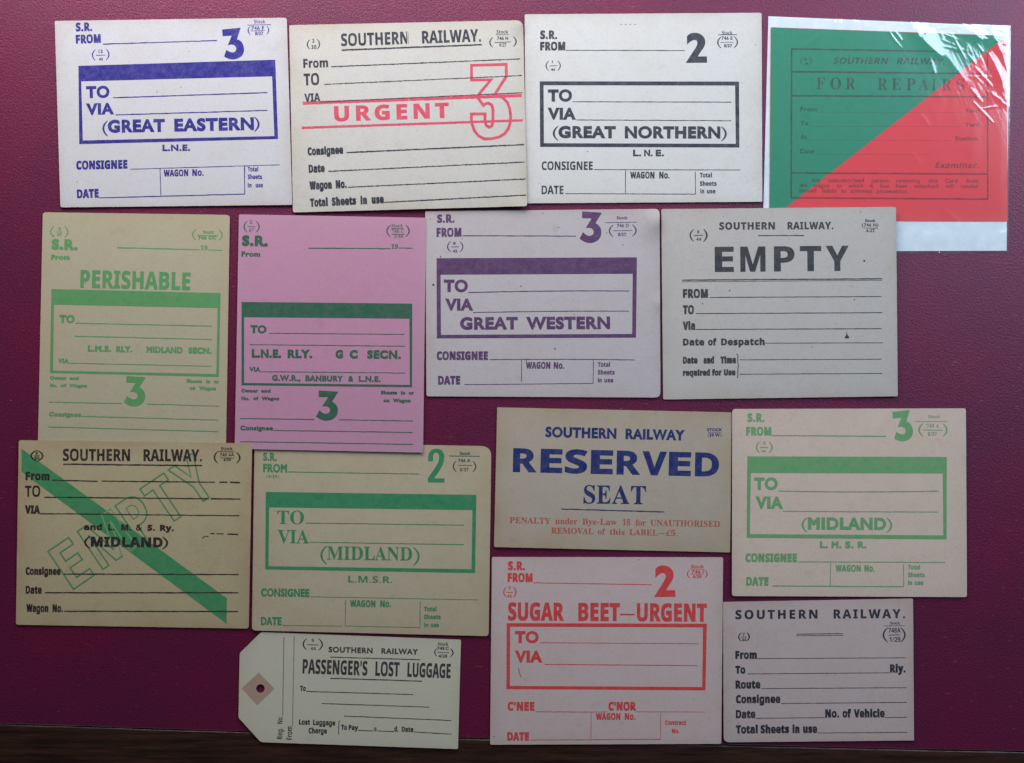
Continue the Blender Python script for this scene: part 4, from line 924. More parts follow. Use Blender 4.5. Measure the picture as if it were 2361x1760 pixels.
# ------------------------------------------------------------------ the desk top
def leather_material():
    m, nt, bs = new_mat('maroon_leather')
    v = coords(nt)
    blot = tex(nt, v, 13, 4, 0.6)
    c = mix(nt, ramp(nt, blot, 0.38, 0.62), (0.170, 0.0050, 0.047, 1), (0.130, 0.0075, 0.048, 1))
    g = tex(nt, v, 900, 4, 0.7)
    c = mix(nt, ramp(nt, g, 0.35, 0.7, 0.35, 0.0), c, (0.045, 0.006, 0.02, 1))
    fine = tex(nt, v, 2600, 2, 0.6)
    # rubbed pale flecks and short scratches
    v2 = coords(nt, (3, 1, 0), (220, 900, 1), 0.32)
    sc1 = tex(nt, v2, 1.0, 2, 0.5)
    v3 = coords(nt, (7, 5, 0), (160, 800, 1), -0.5)
    sc2 = tex(nt, v3, 1.0, 2, 0.5)
    c = mix(nt, ramp(nt, sc1, 0.69, 0.80, 0, 0.34), c, (0.34, 0.17, 0.22, 1))
    c = mix(nt, ramp(nt, sc2, 0.70, 0.82, 0, 0.26), c, (0.34, 0.17, 0.22, 1))
    rub = tex(nt, coords(nt, (1, 4, 0), (1, 1, 1)), 46, 5, 0.75)
    c = mix(nt, ramp(nt, rub, 0.58, 0.78, 0, 0.38), c, (0.075, 0.010, 0.040, 1))
    v4 = coords(nt, (11, 2, 0), (60, 420, 1), 0.9)
    sc3 = tex(nt, v4, 1.0, 3, 0.6)
    c = mix(nt, ramp(nt, sc3, 0.70, 0.80, 0, 0.5), c, (0.40, 0.22, 0.26, 1))
    vo = voro(nt, v, 110)
    sp = nt.nodes.new('ShaderNodeSeparateColor')
    nt.links.new(vo.outputs['Color'], sp.inputs[0])
    pick = ramp(nt, sp.outputs[0], 0.90, 0.905)
    c = mix(nt, mul(nt, pick, ramp(nt, vo.outputs['Distance'], 0.015, 0.05, 0.6, 0)), c, (0.6, 0.45, 0.45, 1))
    vd = voro(nt, coords(nt, (2, 8, 0)), 26)
    sp2 = nt.nodes.new('ShaderNodeSeparateColor')
    nt.links.new(vd.outputs['Color'], sp2.inputs[0])
    pick2 = ramp(nt, sp2.outputs[1], 0.78, 0.79)
    c = mix(nt, mul(nt, pick2, ramp(nt, vd.outputs['Distance'], 0.02, 0.075, 0.9, 0)), c, (0.012, 0.005, 0.010, 1))
    nt.links.new(c, bs.inputs['Base Color'])
    bs.inputs['Metallic'].default_value = 0.25
    bs.inputs['Coat Weight'].default_value = 0.62
    bs.inputs['Coat Roughness'].default_value = 0.42
    bs.inputs['Specular IOR Level'].default_value = 0.2
    rr = ramp(nt, g, 0.3, 0.7, 0.42, 0.56)
    nt.links.new(rr, bs.inputs['Roughness'])
    vg = voro(nt, v, 1300)
    b1 = N(nt, 'ShaderNodeBump', Strength=0.14, Distance=0.0003)
    nt.links.new(vg.outputs['Distance'], b1.inputs['Height'])
    b2 = N(nt, 'ShaderNodeBump', Strength=0.5, Distance=0.0005)
    nt.links.new(g, b2.inputs['Height'])
    nt.links.new(b1.outputs[0], b2.inputs['Normal'])
    b3 = N(nt, 'ShaderNodeBump', Strength=0.35, Distance=0.0003)
    nt.links.new(ramp(nt, sc1, 0.70, 0.84), b3.inputs['Height'])
    nt.links.new(b2.outputs[0], b3.inputs['Normal'])
    nt.links.new(b3.outputs[0], bs.inputs['Normal'])
    nt.links.new(b3.outputs[0], bs.inputs['Coat Normal'])
    return m


def wood_material():
    m, nt, bs = new_mat('dark_wood')
    v = coords(nt, (0, 0, 0), (1, 14, 1), 0.027)
    a = tex(nt, v, 26, 6, 0.65)
    v2 = coords(nt, (4, 0, 0), (1, 26, 1), 0.027)
    b = tex(nt, v2, 90, 4, 0.6)
    c = mix(nt, ramp(nt, a, 0.35, 0.68), (0.012, 0.005, 0.0035, 1), (0.062, 0.024, 0.013, 1))
    c = mix(nt, ramp(nt, b, 0.45, 0.75, 0, 0.7), c, (0.010, 0.005, 0.004, 1))
    w = tex(nt, coords(nt, (9, 2, 0)), 30, 3, 0.5)
    c = mix(nt, ramp(nt, w, 0.70, 0.80, 0, 0.4), c, (0.22, 0.14, 0.09, 1))
    nt.links.new(c, bs.inputs['Base Color'])
    bs.inputs['Roughness'].default_value = 0.42
    bs.inputs['Specular IOR Level'].default_value = 0.4
    bp = N(nt, 'ShaderNodeBump', Strength=0.3, Distance=0.0006)
    nt.links.new(b, bp.inputs['Height'])
    nt.links.new(bp.outputs[0], bs.inputs['Normal'])
    return m


def edge_y(x):
    """photo-pixel row where the leather stops and the wood begins"""
    return 1667 + 0.0345 * x - 0.0000031 * x * x


def build_desk():
    xs = [-1400 + i * 40 for i in range(131)]
    V, F = [], []
    rows = 8
    for x in xs:
        y1 = edge_y(x)
        for j in range(rows):
            t = j / (rows - 2) if j < rows - 1 else 1
            y = -1500 + (y1 + 1500) * t
            V.append(P(x, y, 0 if j < rows - 1 else -0.0012))
    for i in range(len(xs) - 1):
        for j in range(rows - 1):
            a = i * rows + j
            F.append((a, a + 1, a + rows + 1, a + rows))
    o = link_mesh('leather_surface', V, F, leather_material())
    tag(o, kind='structure')
    # wooden rim: a groove, a rounded lip, then the flat border rounding over at the front
    prof = [(0.8, -1.2), (2.0, -1.2), (3.2, -0.45), (4.6, -0.08), (7, 0.03), (14, 0.05), (60, 0.05), (130, 0.05), (190, -0.1), (215, -1.0), (232, -4.0), (238, -9.0), (238, -28)]
    V, F = [], []
    for x in xs:
        for (d, z) in prof:
            chip = noise.noise(Vector((x * 0.02, d * 0.1, 0))) * 0.05 if 3 < d < 20 else 0
            V.append(P(x, edge_y(x) + d + (noise.noise(Vector((x * 0.013, 1, d))) * 1.2 if d < 8 else 0), (z + chip) * 1e-3))
    n = len(prof)
    for i in range(len(xs) - 1):
        for j in range(n - 1):
            a = i * n + j
            F.append((a, a + 1, a + n + 1, a + n))
    o = link_mesh('wooden_rim', V, F, wood_material(), smooth=True)
    tag(o, kind='structure')


build_desk()

# ------------------------------------------------------------------ inks and papers
BLUE = (0.007, 0.004, 0.185, 1)
BLACK = (0.013, 0.017, 0.030, 1)
RED = (0.56, 0.050, 0.095, 1)
DKGREEN = (0.018, 0.105, 0.055, 1)
PURPLE = (0.085, 0.032, 0.105, 1)
MGREEN = (0.028, 0.22, 0.09, 1)
NAVY = (0.004, 0.017, 0.125, 1)
ORED = (0.42, 0.075, 0.045, 1)
K600 = 600 / 2065
K221 = 600 / 2216
PAPERS = {
    'ge': (0.52, 0.518, 0.525, 1),
    'urgent': (0.519, 0.506, 0.458, 1),
    'gn': (0.579, 0.579, 0.55, 1),
    'perish': (0.415, 0.379, 0.259, 1),
    'pink': (0.472, 0.237, 0.339, 1),
    'gw': (0.468, 0.429, 0.43, 1),
    'empty': (0.47, 0.44, 0.405, 1),
    'yellow': (0.453, 0.392, 0.233, 1),
    'mid2': (0.462, 0.403, 0.274, 1),
    'reserved': (0.428, 0.372, 0.297, 1),
    'mid3': (0.61, 0.483, 0.387, 1),
    'sugar': (0.572, 0.452, 0.425, 1),
    'black': (0.526, 0.424, 0.395, 1),
    'tag': (0.551, 0.525, 0.396, 1),
    'repairs': (0.8, 0.052, 0.066, 1),
}


def bottom_row(c, cons, consbase, datew, datebase, wag, wno, wagbase, tot, sheets, inn, use, tb, H=67, f='B', b=4.0):
    """the CONSIGNEE / DATE / WAGON No. / Total Sheets in use strip"""
    c.t([('CONSIGNEE', *cons)], *consbase, H=H, f=f, b=b)
    c.t([('DATE', *datew)], *datebase, H=H, f=f, b=b)
    c.t([('WAGON', *wag), ('No.', *wno)], *wagbase, H=53, b=2)
    c.t([('Total', *tot)], tb[0], tb[0], H=36, b=1)
    c.t([('Sheets', *sheets)], tb[1], tb[1], H=36, b=1)
    c.t([('in', *inn), ('use', *use)], tb[2], tb[2], H=35, b=1)


# ---- white card, blue print
def blue_card():
    c = Card('wagon_label', 'white card printed in royal blue with a blue bar, blue numeral 3 and (GREAT EASTERN)',
             [(90, 98), (1932, 72), (1975, 1558), (135, 1578)], (100, 20, K600), PAPERS['ge'], BLUE,
             cz=(0.1, 0.15, 0.35, 0.25), bow=0.3, radius=(3, 8, 4, 5), speck=0.7)
    c.t([('S.R.', 258, 388)], 183, 178, H=70, b=4)
    c.t([('FROM', 258, 457)], 279, 272, H=70, b=4)
    c.l(472, 283, 1378, 254, 8)
    c.num('three_round', (1418, 152, 1594, 404), skew=0)
    c.stock([('Stock', 1672, 1760, 117, 26, 'B', 0), ('-', 1620, 131, 1805, 128, 5), ('(', 1625, 1642, 140, 208, 7), ('746 F', 1650, 1752, 170, 30),
             ('-', 1645, 178, 1758, 174, 4), ('8/37', 1680, 1745, 211, 28), ('(', 1788, 1772, 138, 204, 7)])
    c.stock([('(', 390, 412, 325, 412, 8), ('12', 438, 472, 352, 26), ('-', 418, 372, 492, 369, 5), ('43', 440, 472, 412, 22), ('(', 520, 498, 320, 410, 8)], n='batch_mark')
    c.frame([(278, 455), (1840, 406), (1862, 1035), (285, 1076)], [(300, 578), (1815, 537), (1833, 1012), (313, 1047)])
    c.t([('TO', 340, 525)], 712, 708, H=96, f='G', b=7)
    c.t([('VIA', 343, 557)], 845, 840, H=92, f='G', b=7)
    c.l(552, 708, 1778, 667, 8)
    c.l(575, 844, 1777, 808, 8)
    c.begin()
    c.par(476, 510, 890, 1012, 13)
    c.t([('GREAT', 512, 965), ('EASTERN', 1040, 1672)], 987, 965, H=103, f='G', b=7.5)
    c.par(1708, 1675, 860, 977, 13)
    c.end('destination_heading')
    c.t([('L.N.E.', 945, 1165)], 1132, 1130, H=52, f='G', b=4, n='company_initials')
    bottom_row(c, (262, 668), (1279, 1270), (268, 440), (1506, 1500), (955, 1150), (1182, 1272), (1333, 1327),
               (1622, 1705), (1622, 1735), (1622, 1652), (1685, 1742), (1292, 1353, 1419), H=70, b=4)
    c.l(690, 1275, 1877, 1240, 5)
    c.l(926, 1270, 933, 1485, 6)
    c.l(1596, 1250, 1598, 1473, 7)
    c.l(440, 1502, 1598, 1472, 7)


# ---- cream card, black print, red URGENT
def urgent_card():
    c = Card('wagon_label', 'creased cream card overprinted with red URGENT, red lines and an outlined red 3',
             [(92, 132), (1948, 92), (1980, 1568), (122, 1618)], (640, 20, K600), PAPERS['urgent'], BLACK,
             cz=(0.2, 0.4, 1.6, 0.35), edge_w=26, bow=0.25, radius=(4, 18, 6, 5), curls=[(1, 0, 0.12, 1.6), (1, 1, 0.16, 0.5)],
             crease=((1030, 112), (1062, 1592)), edge=(0.36, 0.28, 0.15, 1), edge_amt=0.45, speck=0.3)
    r = RED
    c.emit('', ([], [])) if False else None
    c.l(200, 751, 1937, 690, 25, ink=r, n='red_line', rough=2)
    c.l(192, 947, 1945, 887, 19, ink=r, n='red_line', rough=1.5)
    c.t([('URGENT', 450, 1362)], 897, 868, H=122, b=4, ink=r, n='urgent_overprint', tr=130)
    # outlined numeral: its own measured frame
    pts = [(135, 165), (765, 145), (768, 362), (560, 690), (650, 720), (720, 765), (785, 840), (825, 950), (845, 1080), (838, 1200), (805, 1310),
           (740, 1400), (640, 1465), (500, 1497), (360, 1497), (260, 1440), (185, 1345), (145, 1230), (132, 1110), (132, 1045), (380, 1045), (380, 1170),
           (398, 1250), (455, 1285), (505, 1258), (524, 1180), (524, 960), (500, 885), (440, 850), (390, 862), (348, 893), (250, 752), (275, 680), (482, 430), (135, 432)]
    k = (140 / 1101) / K600
    q = [((1070 - 640) / K600 + x * k, (130 - 20) / K600 + y * k) for x, y in pts]
    c.emit('outlined_numeral', c.strip(q, 53 * k, closed=True, rough=1.2), r)
    c.stock([('(', 236, 258, 245, 325, 8), ('2', 275, 293, 270, 30), ('30', 268, 308, 322, 33), ('(', 333, 312, 243, 323, 8)], n='batch_mark')
    c.t([('SOUTHERN', 505, 1040), ('RAILWAY.', 1148, 1615)], 299, 262, H=100, b=2, n='heading')
    c.l(508, 330, 1620, 287, 12, n='heading_rule')
    c.stock([('Stock', 1738, 1830, 198, 26, 'B', 0), ('-', 1730, 208, 1838, 207, 4), ('746 H', 1742, 1830, 250, 28), ('-', 1722, 270, 1852, 264, 5),
             ('6/27', 1760, 1815, 302, 28, 'B', 0), ('(', 1685, 1708, 228, 308, 9), ('(', 1893, 1870, 222, 302, 9)])
    c.t([('From', 205, 402)], 472, 466, H=72, b=2)
    c.t([('TO', 210, 332)], 611, 605, H=94, b=2)
    c.t([('VIA', 215, 340)], 742, 736, H=66, b=2)
    for x0, y0, x1, y1, w in ((425, 462, 1925, 400, 8), (370, 602, 1937, 532, 7), (340, 742, 1942, 668, 7), (548, 1143, 1955, 1080, 10),
                              (403, 1292, 1960, 1218, 8), (560, 1418, 1968, 1353, 8), (845, 1538, 1972, 1480, 9)):
        c.l(x0, y0, x1, y1, w, rough=2)
    c.t([('Consignee', 240, 522)], 1166, 1152, H=64, b=4)
    c.t([('Date', 248, 375)], 1304, 1298, H=64, b=4)
    c.t([('Wagon', 255, 432), ('No.', 463, 550)], 1438, 1424, H=66, b=4)
    c.t([('Total', 260, 400), ('Sheets', 432, 625), ('in', 660, 712), ('use', 748, 845)], 1574, 1545, H=66, b=4)


# ---- white card, grey-black print
def black_box_card():
    c = Card('wagon_label', 'white card with dark grey box frame, dark numeral 2 and (GREAT NORTHERN)',
             [(102, 80), (1983, 68), (1988, 1568), (110, 1580)], (1180, 10, K600), PAPERS['gn'], (0.022, 0.026, 0.038, 1),
             cz=(0.3, 0.2, 0.3, 0.1), bow=0.3, radius=(3, 5, 3, 3), speck=1.0)
    c.t([('S.R.', 225, 360)], 277, 277, H=69, b=4)
    c.t([('FROM', 225, 425)], 368, 367, H=69, b=4)
    c.l(430, 366, 1373, 368, 6)
    c.num('two_heavy', (1380, 227, 1550, 466))
    c.stock([('Stock', 1667, 1752, 240, 28, 'S', 0), ('-', 1635, 243, 1788, 242, 5), ('746 E', 1665, 1752, 283, 28), ('-', 1655, 302, 1758, 302, 4),
             ('8/37', 1683, 1748, 343, 26), ('(', 1635, 1662, 258, 348, 9), ('(', 1790, 1763, 255, 347, 9)])
    c.stock([('(', 272, 295, 450, 528, 7), ('1', 319, 325, 468, 22), ('-', 298, 490, 358, 488, 5), ('46', 310, 345, 529, 20), ('(', 385, 363, 448, 527, 7)], n='batch_mark')
    c.frame([(222, 612), (1803, 614), (1806, 1137), (225, 1132)], [(252, 643), (1772, 645), (1778, 1108), (255, 1103)], bar=False)
    c.t([('TO', 287, 478)], 773, 773, H=97, f='G', b=7.5)
    c.t([('VIA', 288, 505)], 916, 917, H=95, f='G', b=7.5)
    c.l(482, 774, 1742, 777, 6)
    c.l(512, 918, 1742, 925, 6)
    c.begin()
    c.par(333, 368, 968, 1082, 13)
    c.t([('GREAT', 370, 825), ('NORTHERN', 897, 1655)], 1063, 1067, H=97, f='G', b=7.5)
    c.par(1698, 1664, 972, 1086, 13)
    c.end('destination_heading')
    c.t([('L.', 962, 1027), ('N.', 1050, 1118), ('E.', 1142, 1208)], 1207, 1207, H=53, f='G', b=4, n='company_initials')
    bottom_row(c, (238, 642), (1315, 1315), (237, 410), (1507, 1507), (940, 1132), (1170, 1252), (1382, 1383),
               (1493, 1588), (1493, 1625), (1497, 1527), (1548, 1617), (1374, 1441, 1501), b=1)
    c.l(650, 1312, 1812, 1315, 5)
    c.l(902, 1316, 902, 1498, 5)
    c.l(1456, 1328, 1458, 1506, 5)
    c.l(425, 1503, 1458, 1507, 5)
    c.dots(862, 160, 1010, 160, 4, 30, on=0.3, n='faint_offset_dots')


# ---- red and green card inside a clear sleeve
KR = 621 / 1769


def repairs_card():
    ink = (0.022, 0.020, 0.026, 1)
    c = Card('repair_card', 'card halved diagonally in green and red, FOR REPAIRS, inside the clear plastic sleeve',
             [(105, 122), (1655, 178), (1662, 1397), (95, 1392)], (1740, 20, KR), PAPERS['repairs'], ink,
             cz=(0.10, 0.10, 0.10, 0.08), bow=0.02, thick=0.22, radius=(5, 3, 3, 3), edge=(0.6, 0.4, 0.3, 1), edge_amt=0.12, speck=0.1,
             stain=0.05, grain=0.05, wear=0.3, blot=0.2, group=None, cat='card', alpha=0.5)
    g = (0.006, 0.245, 0.135, 1)
    m = ink_mat(g, (0.03, 0.32, 0.18, 1), 0.15, 0.12)
    # triangle as a fan of strips so it follows the card
    V, F = [], []
    n = 24
    a, b, d = (107, 124), (1653, 180), (97, 1390)
    for i in range(n + 1):
        t = i / n
        p = (a[0] + (b[0] - a[0]) * t, a[1] + (b[1] - a[1]) * t)
        q = (d[0] + (b[0] - d[0]) * t, d[1] + (b[1] - d[1]) * t)
        for j in range(9):
            s = j / 8
            V.append((p[0] + (q[0] - p[0]) * s, p[1] + (q[1] - p[1]) * s))
    for i in range(n):
        for j in range(8):
            k = i * 9 + j
            F.append((k, k + 1, k + 10, k + 9))
    c.emit('green_half', (V, F), mats=m)
    for (x0, y0, x1, y1) in ((240, 265, 1530, 288), (237, 1243, 1532, 1252), (246, 415, 1530, 428), (246, 573, 1530, 580), (240, 1080, 1528, 1087)):
        c.l(x0, y0, x1, y1, 11, rough=0.8)
    c.l(243, 265, 239, 1245, 11, n='frame_line')
    c.l(1528, 288, 1531, 1252, 10, n='frame_line')
    c.stock([('(', 303, 318, 318, 374, 5), ('3', 325, 340, 342, 18), ('44', 328, 352, 370, 18), ('(', 372, 357, 318, 374, 5)], n='batch_mark')
    c.t([('SOUTHERN', 515, 868), ('RAILWAY.', 932, 1245)], 363, 369, H=42, b=0.5, n='heading', slant=0.25)
    c.stock([('Stock', 1370, 1430, 355, 14), ('746', 1360, 1430, 385, 16), ('(', 1340, 1352, 352, 395, 4), ('(', 1462, 1450, 354, 398, 4)])
    c.t([('F', 405, 462), ('O', 497, 567), ('R', 597, 662), ('R', 808, 872), ('E', 900, 962), ('P', 997, 1055), ('A', 1075, 1145), ('I', 1163, 1190),
         ('R', 1230, 1294), ('S', 1325, 1378)], 530, 540, H=77, f='S', n='heading')
    for w, a0, a1, y, dx0, dx1, w2, b0, b1 in (('From', 300, 408, 675, 415, 1360, 'Yard', 1380, 1475), ('To', 300, 352, 767, 360, 1360, 'Yard', 1380, 1475),
                                               ('At', 300, 343, 858, 350, 1290, 'Station.', 1315, 1475), ('Date', 300, 390, 951, 400, 1150, '', 0, 0)):
        c.t([(w, a0, a1)], y, y + 1, H=30, f='G', b=1.5)
        c.dots(dx0, y + 6, dx1, y + 9, 3.2, 12)
        if w2:
            c.t([(w2, b0, b1)], y + 9, y + 9, H=28, f='G', b=1.5)
    c.t([('Examiner.', 1185, 1470)], 1047, 1048, H=36, b=1, slant=0.25)
    c.t([('Any', 372, 432), ('unauthorised', 485, 718), ('person', 768, 880), ('removing', 930, 1087), ('this', 1140, 1205), ('Card', 1250, 1332), ('from', 1388, 1470)], 1140, 1145, H=27, f='G', b=1.2, n='notice_line')
    c.t([('the', 293, 345), ('wagon', 385, 490), ('to', 538, 572), ('which', 617, 715), ('it', 757, 779), ('has', 825, 883), ('been', 928, 1001), ('attached', 1047, 1205), ('will', 1252, 1308), ('render', 1355, 1470)], 1174, 1180, H=27, f='G', b=1.2, n='notice_line')
    c.t([('himself', 293, 408), ('liable', 443, 537), ('to', 568, 601), ('criminal', 630, 772), ('prosecution.', 803, 1010)], 1208, 1213, H=27, f='G', b=1.2, n='notice_line')
    return c


def sleeve():
    KRx = lambda u, v: (1740 + u * KR, 20 + v * KR)
    root = bpy.data.objects.new('plastic_sleeve', None)
    root.empty_display_size = 0.02
    ctr = Vector(P(*KRx(870, 825), 0))
    root.location = ctr
    COL.objects.link(root)
    tag(root, 'shiny wrinkled clear plastic sleeve with white backing around the red and green card', 'sleeve')
    # white backing sheet
    m, nt, bs = new_mat('sleeve_backing')
    v = coords(nt)
    c = mix(nt, ramp(nt, tex(nt, v, 160, 4, 0.6), 0.35, 0.7), (0.70, 0.77, 0.83, 1), (0.82, 0.87, 0.91, 1))
    nt.links.new(c, bs.inputs['Base Color'])
    bs.inputs['Roughness'].default_value = 0.35
    q = [KRx(90, 51), KRx(1671, 116), KRx(1655, 1591), KRx(50, 1596)]
    V, F = [], []
    nx, ny = 20, 20
    for layer, z in ((0, 0.17), (1, 0.03)):
        for j in range(ny + 1):
            for i in range(nx + 1):
                u, w = i / nx, j / ny
                x = (q[0][0] * (1 - u) + q[1][0] * u) * (1 - w) + (q[3][0] * (1 - u) + q[2][0] * u) * w
                y = (q[0][1] * (1 - u) + q[1][1] * u) * (1 - w) + (q[3][1] * (1 - u) + q[2][1] * u) * w
                V.append(tuple(Vector(P(x, y, (z + 0.05 * (2 * u - 1) ** 2) * 1e-3)) - ctr))
    nn = (nx + 1) * (ny + 1)
    for j in range(ny):
        for i in range(nx):
            a = j * (nx + 1) + i
            F.append((a, a + nx + 1, a + nx + 2, a + 1))
            F.append((a + nn, a + nn + 1, a + nn + nx + 2, a + nn + nx + 1))
    ring = [i for i in range(nx)] + [nx + j * (nx + 1) for j in range(ny)] + [nn - 1 - i for i in range(nx)] + [(ny - j) * (nx + 1) for j in range(ny)]
    for k in range(len(ring)):
        a, b = ring[k], ring[(k + 1) % len(ring)]
        F.append((a, b, b + nn, a + nn))
    link_mesh('backing_sheet', V, F, m, root)
    # clear film with creases
    m, nt, bs = new_mat('clear_film')
    out = nt.nodes['Material Output']
    nt.nodes.remove(bs)
    tr = N(nt, 'ShaderNodeBsdfTransparent')
    tr.inputs[0].default_value = (0.97, 0.985, 0.98, 1)
    gl = N(nt, 'ShaderNodeBsdfGlossy')
    gl.inputs['Roughness'].default_value = 0.14
    gl.inputs[0].default_value = (1, 1, 1, 1)
    df = N(nt, 'ShaderNodeBsdfDiffuse')
    df.inputs[0].default_value = (0.75, 0.78, 0.8, 1)
    fr = N(nt, 'ShaderNodeFresnel', IOR=1.5)
    mx0 = N(nt, 'ShaderNodeMixShader')
    mx0.inputs[0].default_value = 0.035
    nt.links.new(tr.outputs[0], mx0.inputs[1])
    nt.links.new(df.outputs[0], mx0.inputs[2])
    mx = N(nt, 'ShaderNodeMixShader')
    nt.links.new(ramp(nt, fr.outputs[0], 0.03, 0.12, 0.075, 0.14), mx.inputs[0])
    nt.links.new(mx0.outputs[0], mx.inputs[1])
    nt.links.new(gl.outputs[0], mx.inputs[2])
    nt.links.new(mx.outputs[0], out.inputs[0])
    q = [(87, 47), (1683, 112), (1666, 1600), (47, 1604)]
    # creases: (x0, y0, x1, y1, height mm, width px)
    CR = [(520, 85, 330, 250, 0.30, 16), (540, 100, 400, 240, 0.22, 9), (1060, 160, 1215, 300, 1.1, 34), (1110, 200, 1180, 420, 0.5, 26),
          (1360, 95, 1470, 210, 1.3, 30), (1380, 95, 1500, 180, 0.8, 14), (1480, 150, 1640, 230, 0.9, 26), (1520, 210, 1660, 300, 0.8, 20), (1540, 300, 1660, 520, 0.9, 30),
          (1600, 240, 1668, 420, 0.7, 16), (1500, 120, 1660, 150, 0.8, 14), (1200, 130, 1420, 110, 0.5, 14), (1560, 560, 1660, 640, 0.5, 20), (1250, 300, 1380, 470, 0.4, 40),
          (1030, 950, 1080, 1010, 0.18, 22), (1090, 700, 1140, 760, 0.2, 20), (1250, 1330, 1340, 1400, 0.3, 24), (1550, 1540, 1650, 1500, 0.3, 20),
          (760, 75, 900, 80, 0.3, 9), (620, 70, 680, 90, 0.3, 9), (1000, 240, 900, 620, 0.15, 50), (1450, 700, 1400, 1200, 0.16, 70)]

    CR += [(1040, 130, 1200, 290, 1.5, 46), (1330, 80, 1480, 190, 1.6, 44), (1560, 150, 1650, 330, 1.5, 40), (1590, 380, 1660, 600, 1.0, 36), (420, 70, 560, 90, 0.7, 22), (150, 70, 420, 84, 0.5, 18),
           (1180, 90, 1380, 100, 0.9, 20), (330, 250, 520, 85, 0.9, 16), (355, 245, 560, 80, 0.5, 8), (1000, 1500, 1330, 1480, 0.5, 40), (1400, 1560, 1640, 1470, 0.7, 34), (1100, 1440, 1180, 1580, 0.5, 26)]
    r2 = random.Random(5)
    for k in range(64):                                    # fine crinkles fanning out of the top right corner
        side = k % 2
        if side:
            a, c = r2.uniform(1380, 1660), 70 + 600 * r2.random() ** 1.6
        else:
            a, c = 1660 - 800 * r2.random() ** 1.3, r2.uniform(70, 250)
        an = math.radians(r2.gauss(58, 20)) if r2.random() < 0.7 else math.radians(r2.gauss(5, 12))
        ln = r2.uniform(40, 190)
        CR.append((a, c, a + ln * math.cos(an), c + ln * math.sin(an), r2.uniform(0.12, 0.42), r2.uniform(4, 9)))

    def bump(u, v):
        z = 0.60
        for (a, b, c, d, hh, ww) in CR:
            dx, dy = c - a, d - b
            L2 = dx * dx + dy * dy
            t = max(0, min(1, ((u - a) * dx + (v - b) * dy) / L2))
            dist = math.hypot(u - a - t * dx, v - b - t * dy)
            wv = ww * (0.35 + 0.65 * math.sin(math.pi * (0.12 + 0.76 * t)))
            if dist < 3 * wv:
                z += 0.42 * hh * math.exp(-(dist / wv) ** 1.4) * (0.5 + 0.5 * math.sin(math.pi * (0.1 + 0.8 * t)))
        k = max(0, (u - 850) / 800) * max(0, 1 - (v - 40) / 900)
        s0, t0 = u * 0.45 + v * 0.9, u * 0.9 - v * 0.45        # folds run down to the right
        f = noise.noise(Vector((s0 * 0.004, t0 * 0.020, 3))) * 0.6 + noise.noise(Vector((s0 * 0.009, t0 * 0.05, 7))) * 0.3
        z += abs(f) * 0.26 * k + 0.06 * abs(noise.noise(Vector((u * 0.008, v * 0.006, 1))))
        if u < 1000 and v > 1200:
            z = min(z, 0.62)
        return z
    V, F = [], []
    nx, ny = 330, 310
    for j in range(ny + 1):
        for i in range(nx + 1):
            u, w = i / nx, j / ny
            x = (q[0][0] * (1 - u) + q[1][0] * u) * (1 - w) + (q[3][0] * (1 - u) + q[2][0] * u) * w
            y = (q[0][1] * (1 - u) + q[1][1] * u) * (1 - w) + (q[3][1] * (1 - u) + q[2][1] * u) * w
            e = min(1, min(u, 1 - u) * 30)
            z = 0.5 + (bump(x, y) - 0.5) * (0.35 + 0.65 * e)
            if j == ny and 0.5 < u < 0.86:            # torn lip along the open end
                y += max(0, noise.noise(Vector((x * 0.022, 5, 0))) + 0.15) * 42 + 4
                z = 0.5 + 0.5 * abs(noise.noise(Vector((x * 0.05, 9, 0))))
            V.append(tuple(Vector(P(*KRx(x, y), z * 1e-3)) - ctr))
    for j in range(ny):
        for i in range(nx):
            a = j * (nx + 1) + i
            F.append((a, a + nx + 1, a + nx + 2, a + 1))
    link_mesh('clear_film', V, F, m, root, smooth=True)


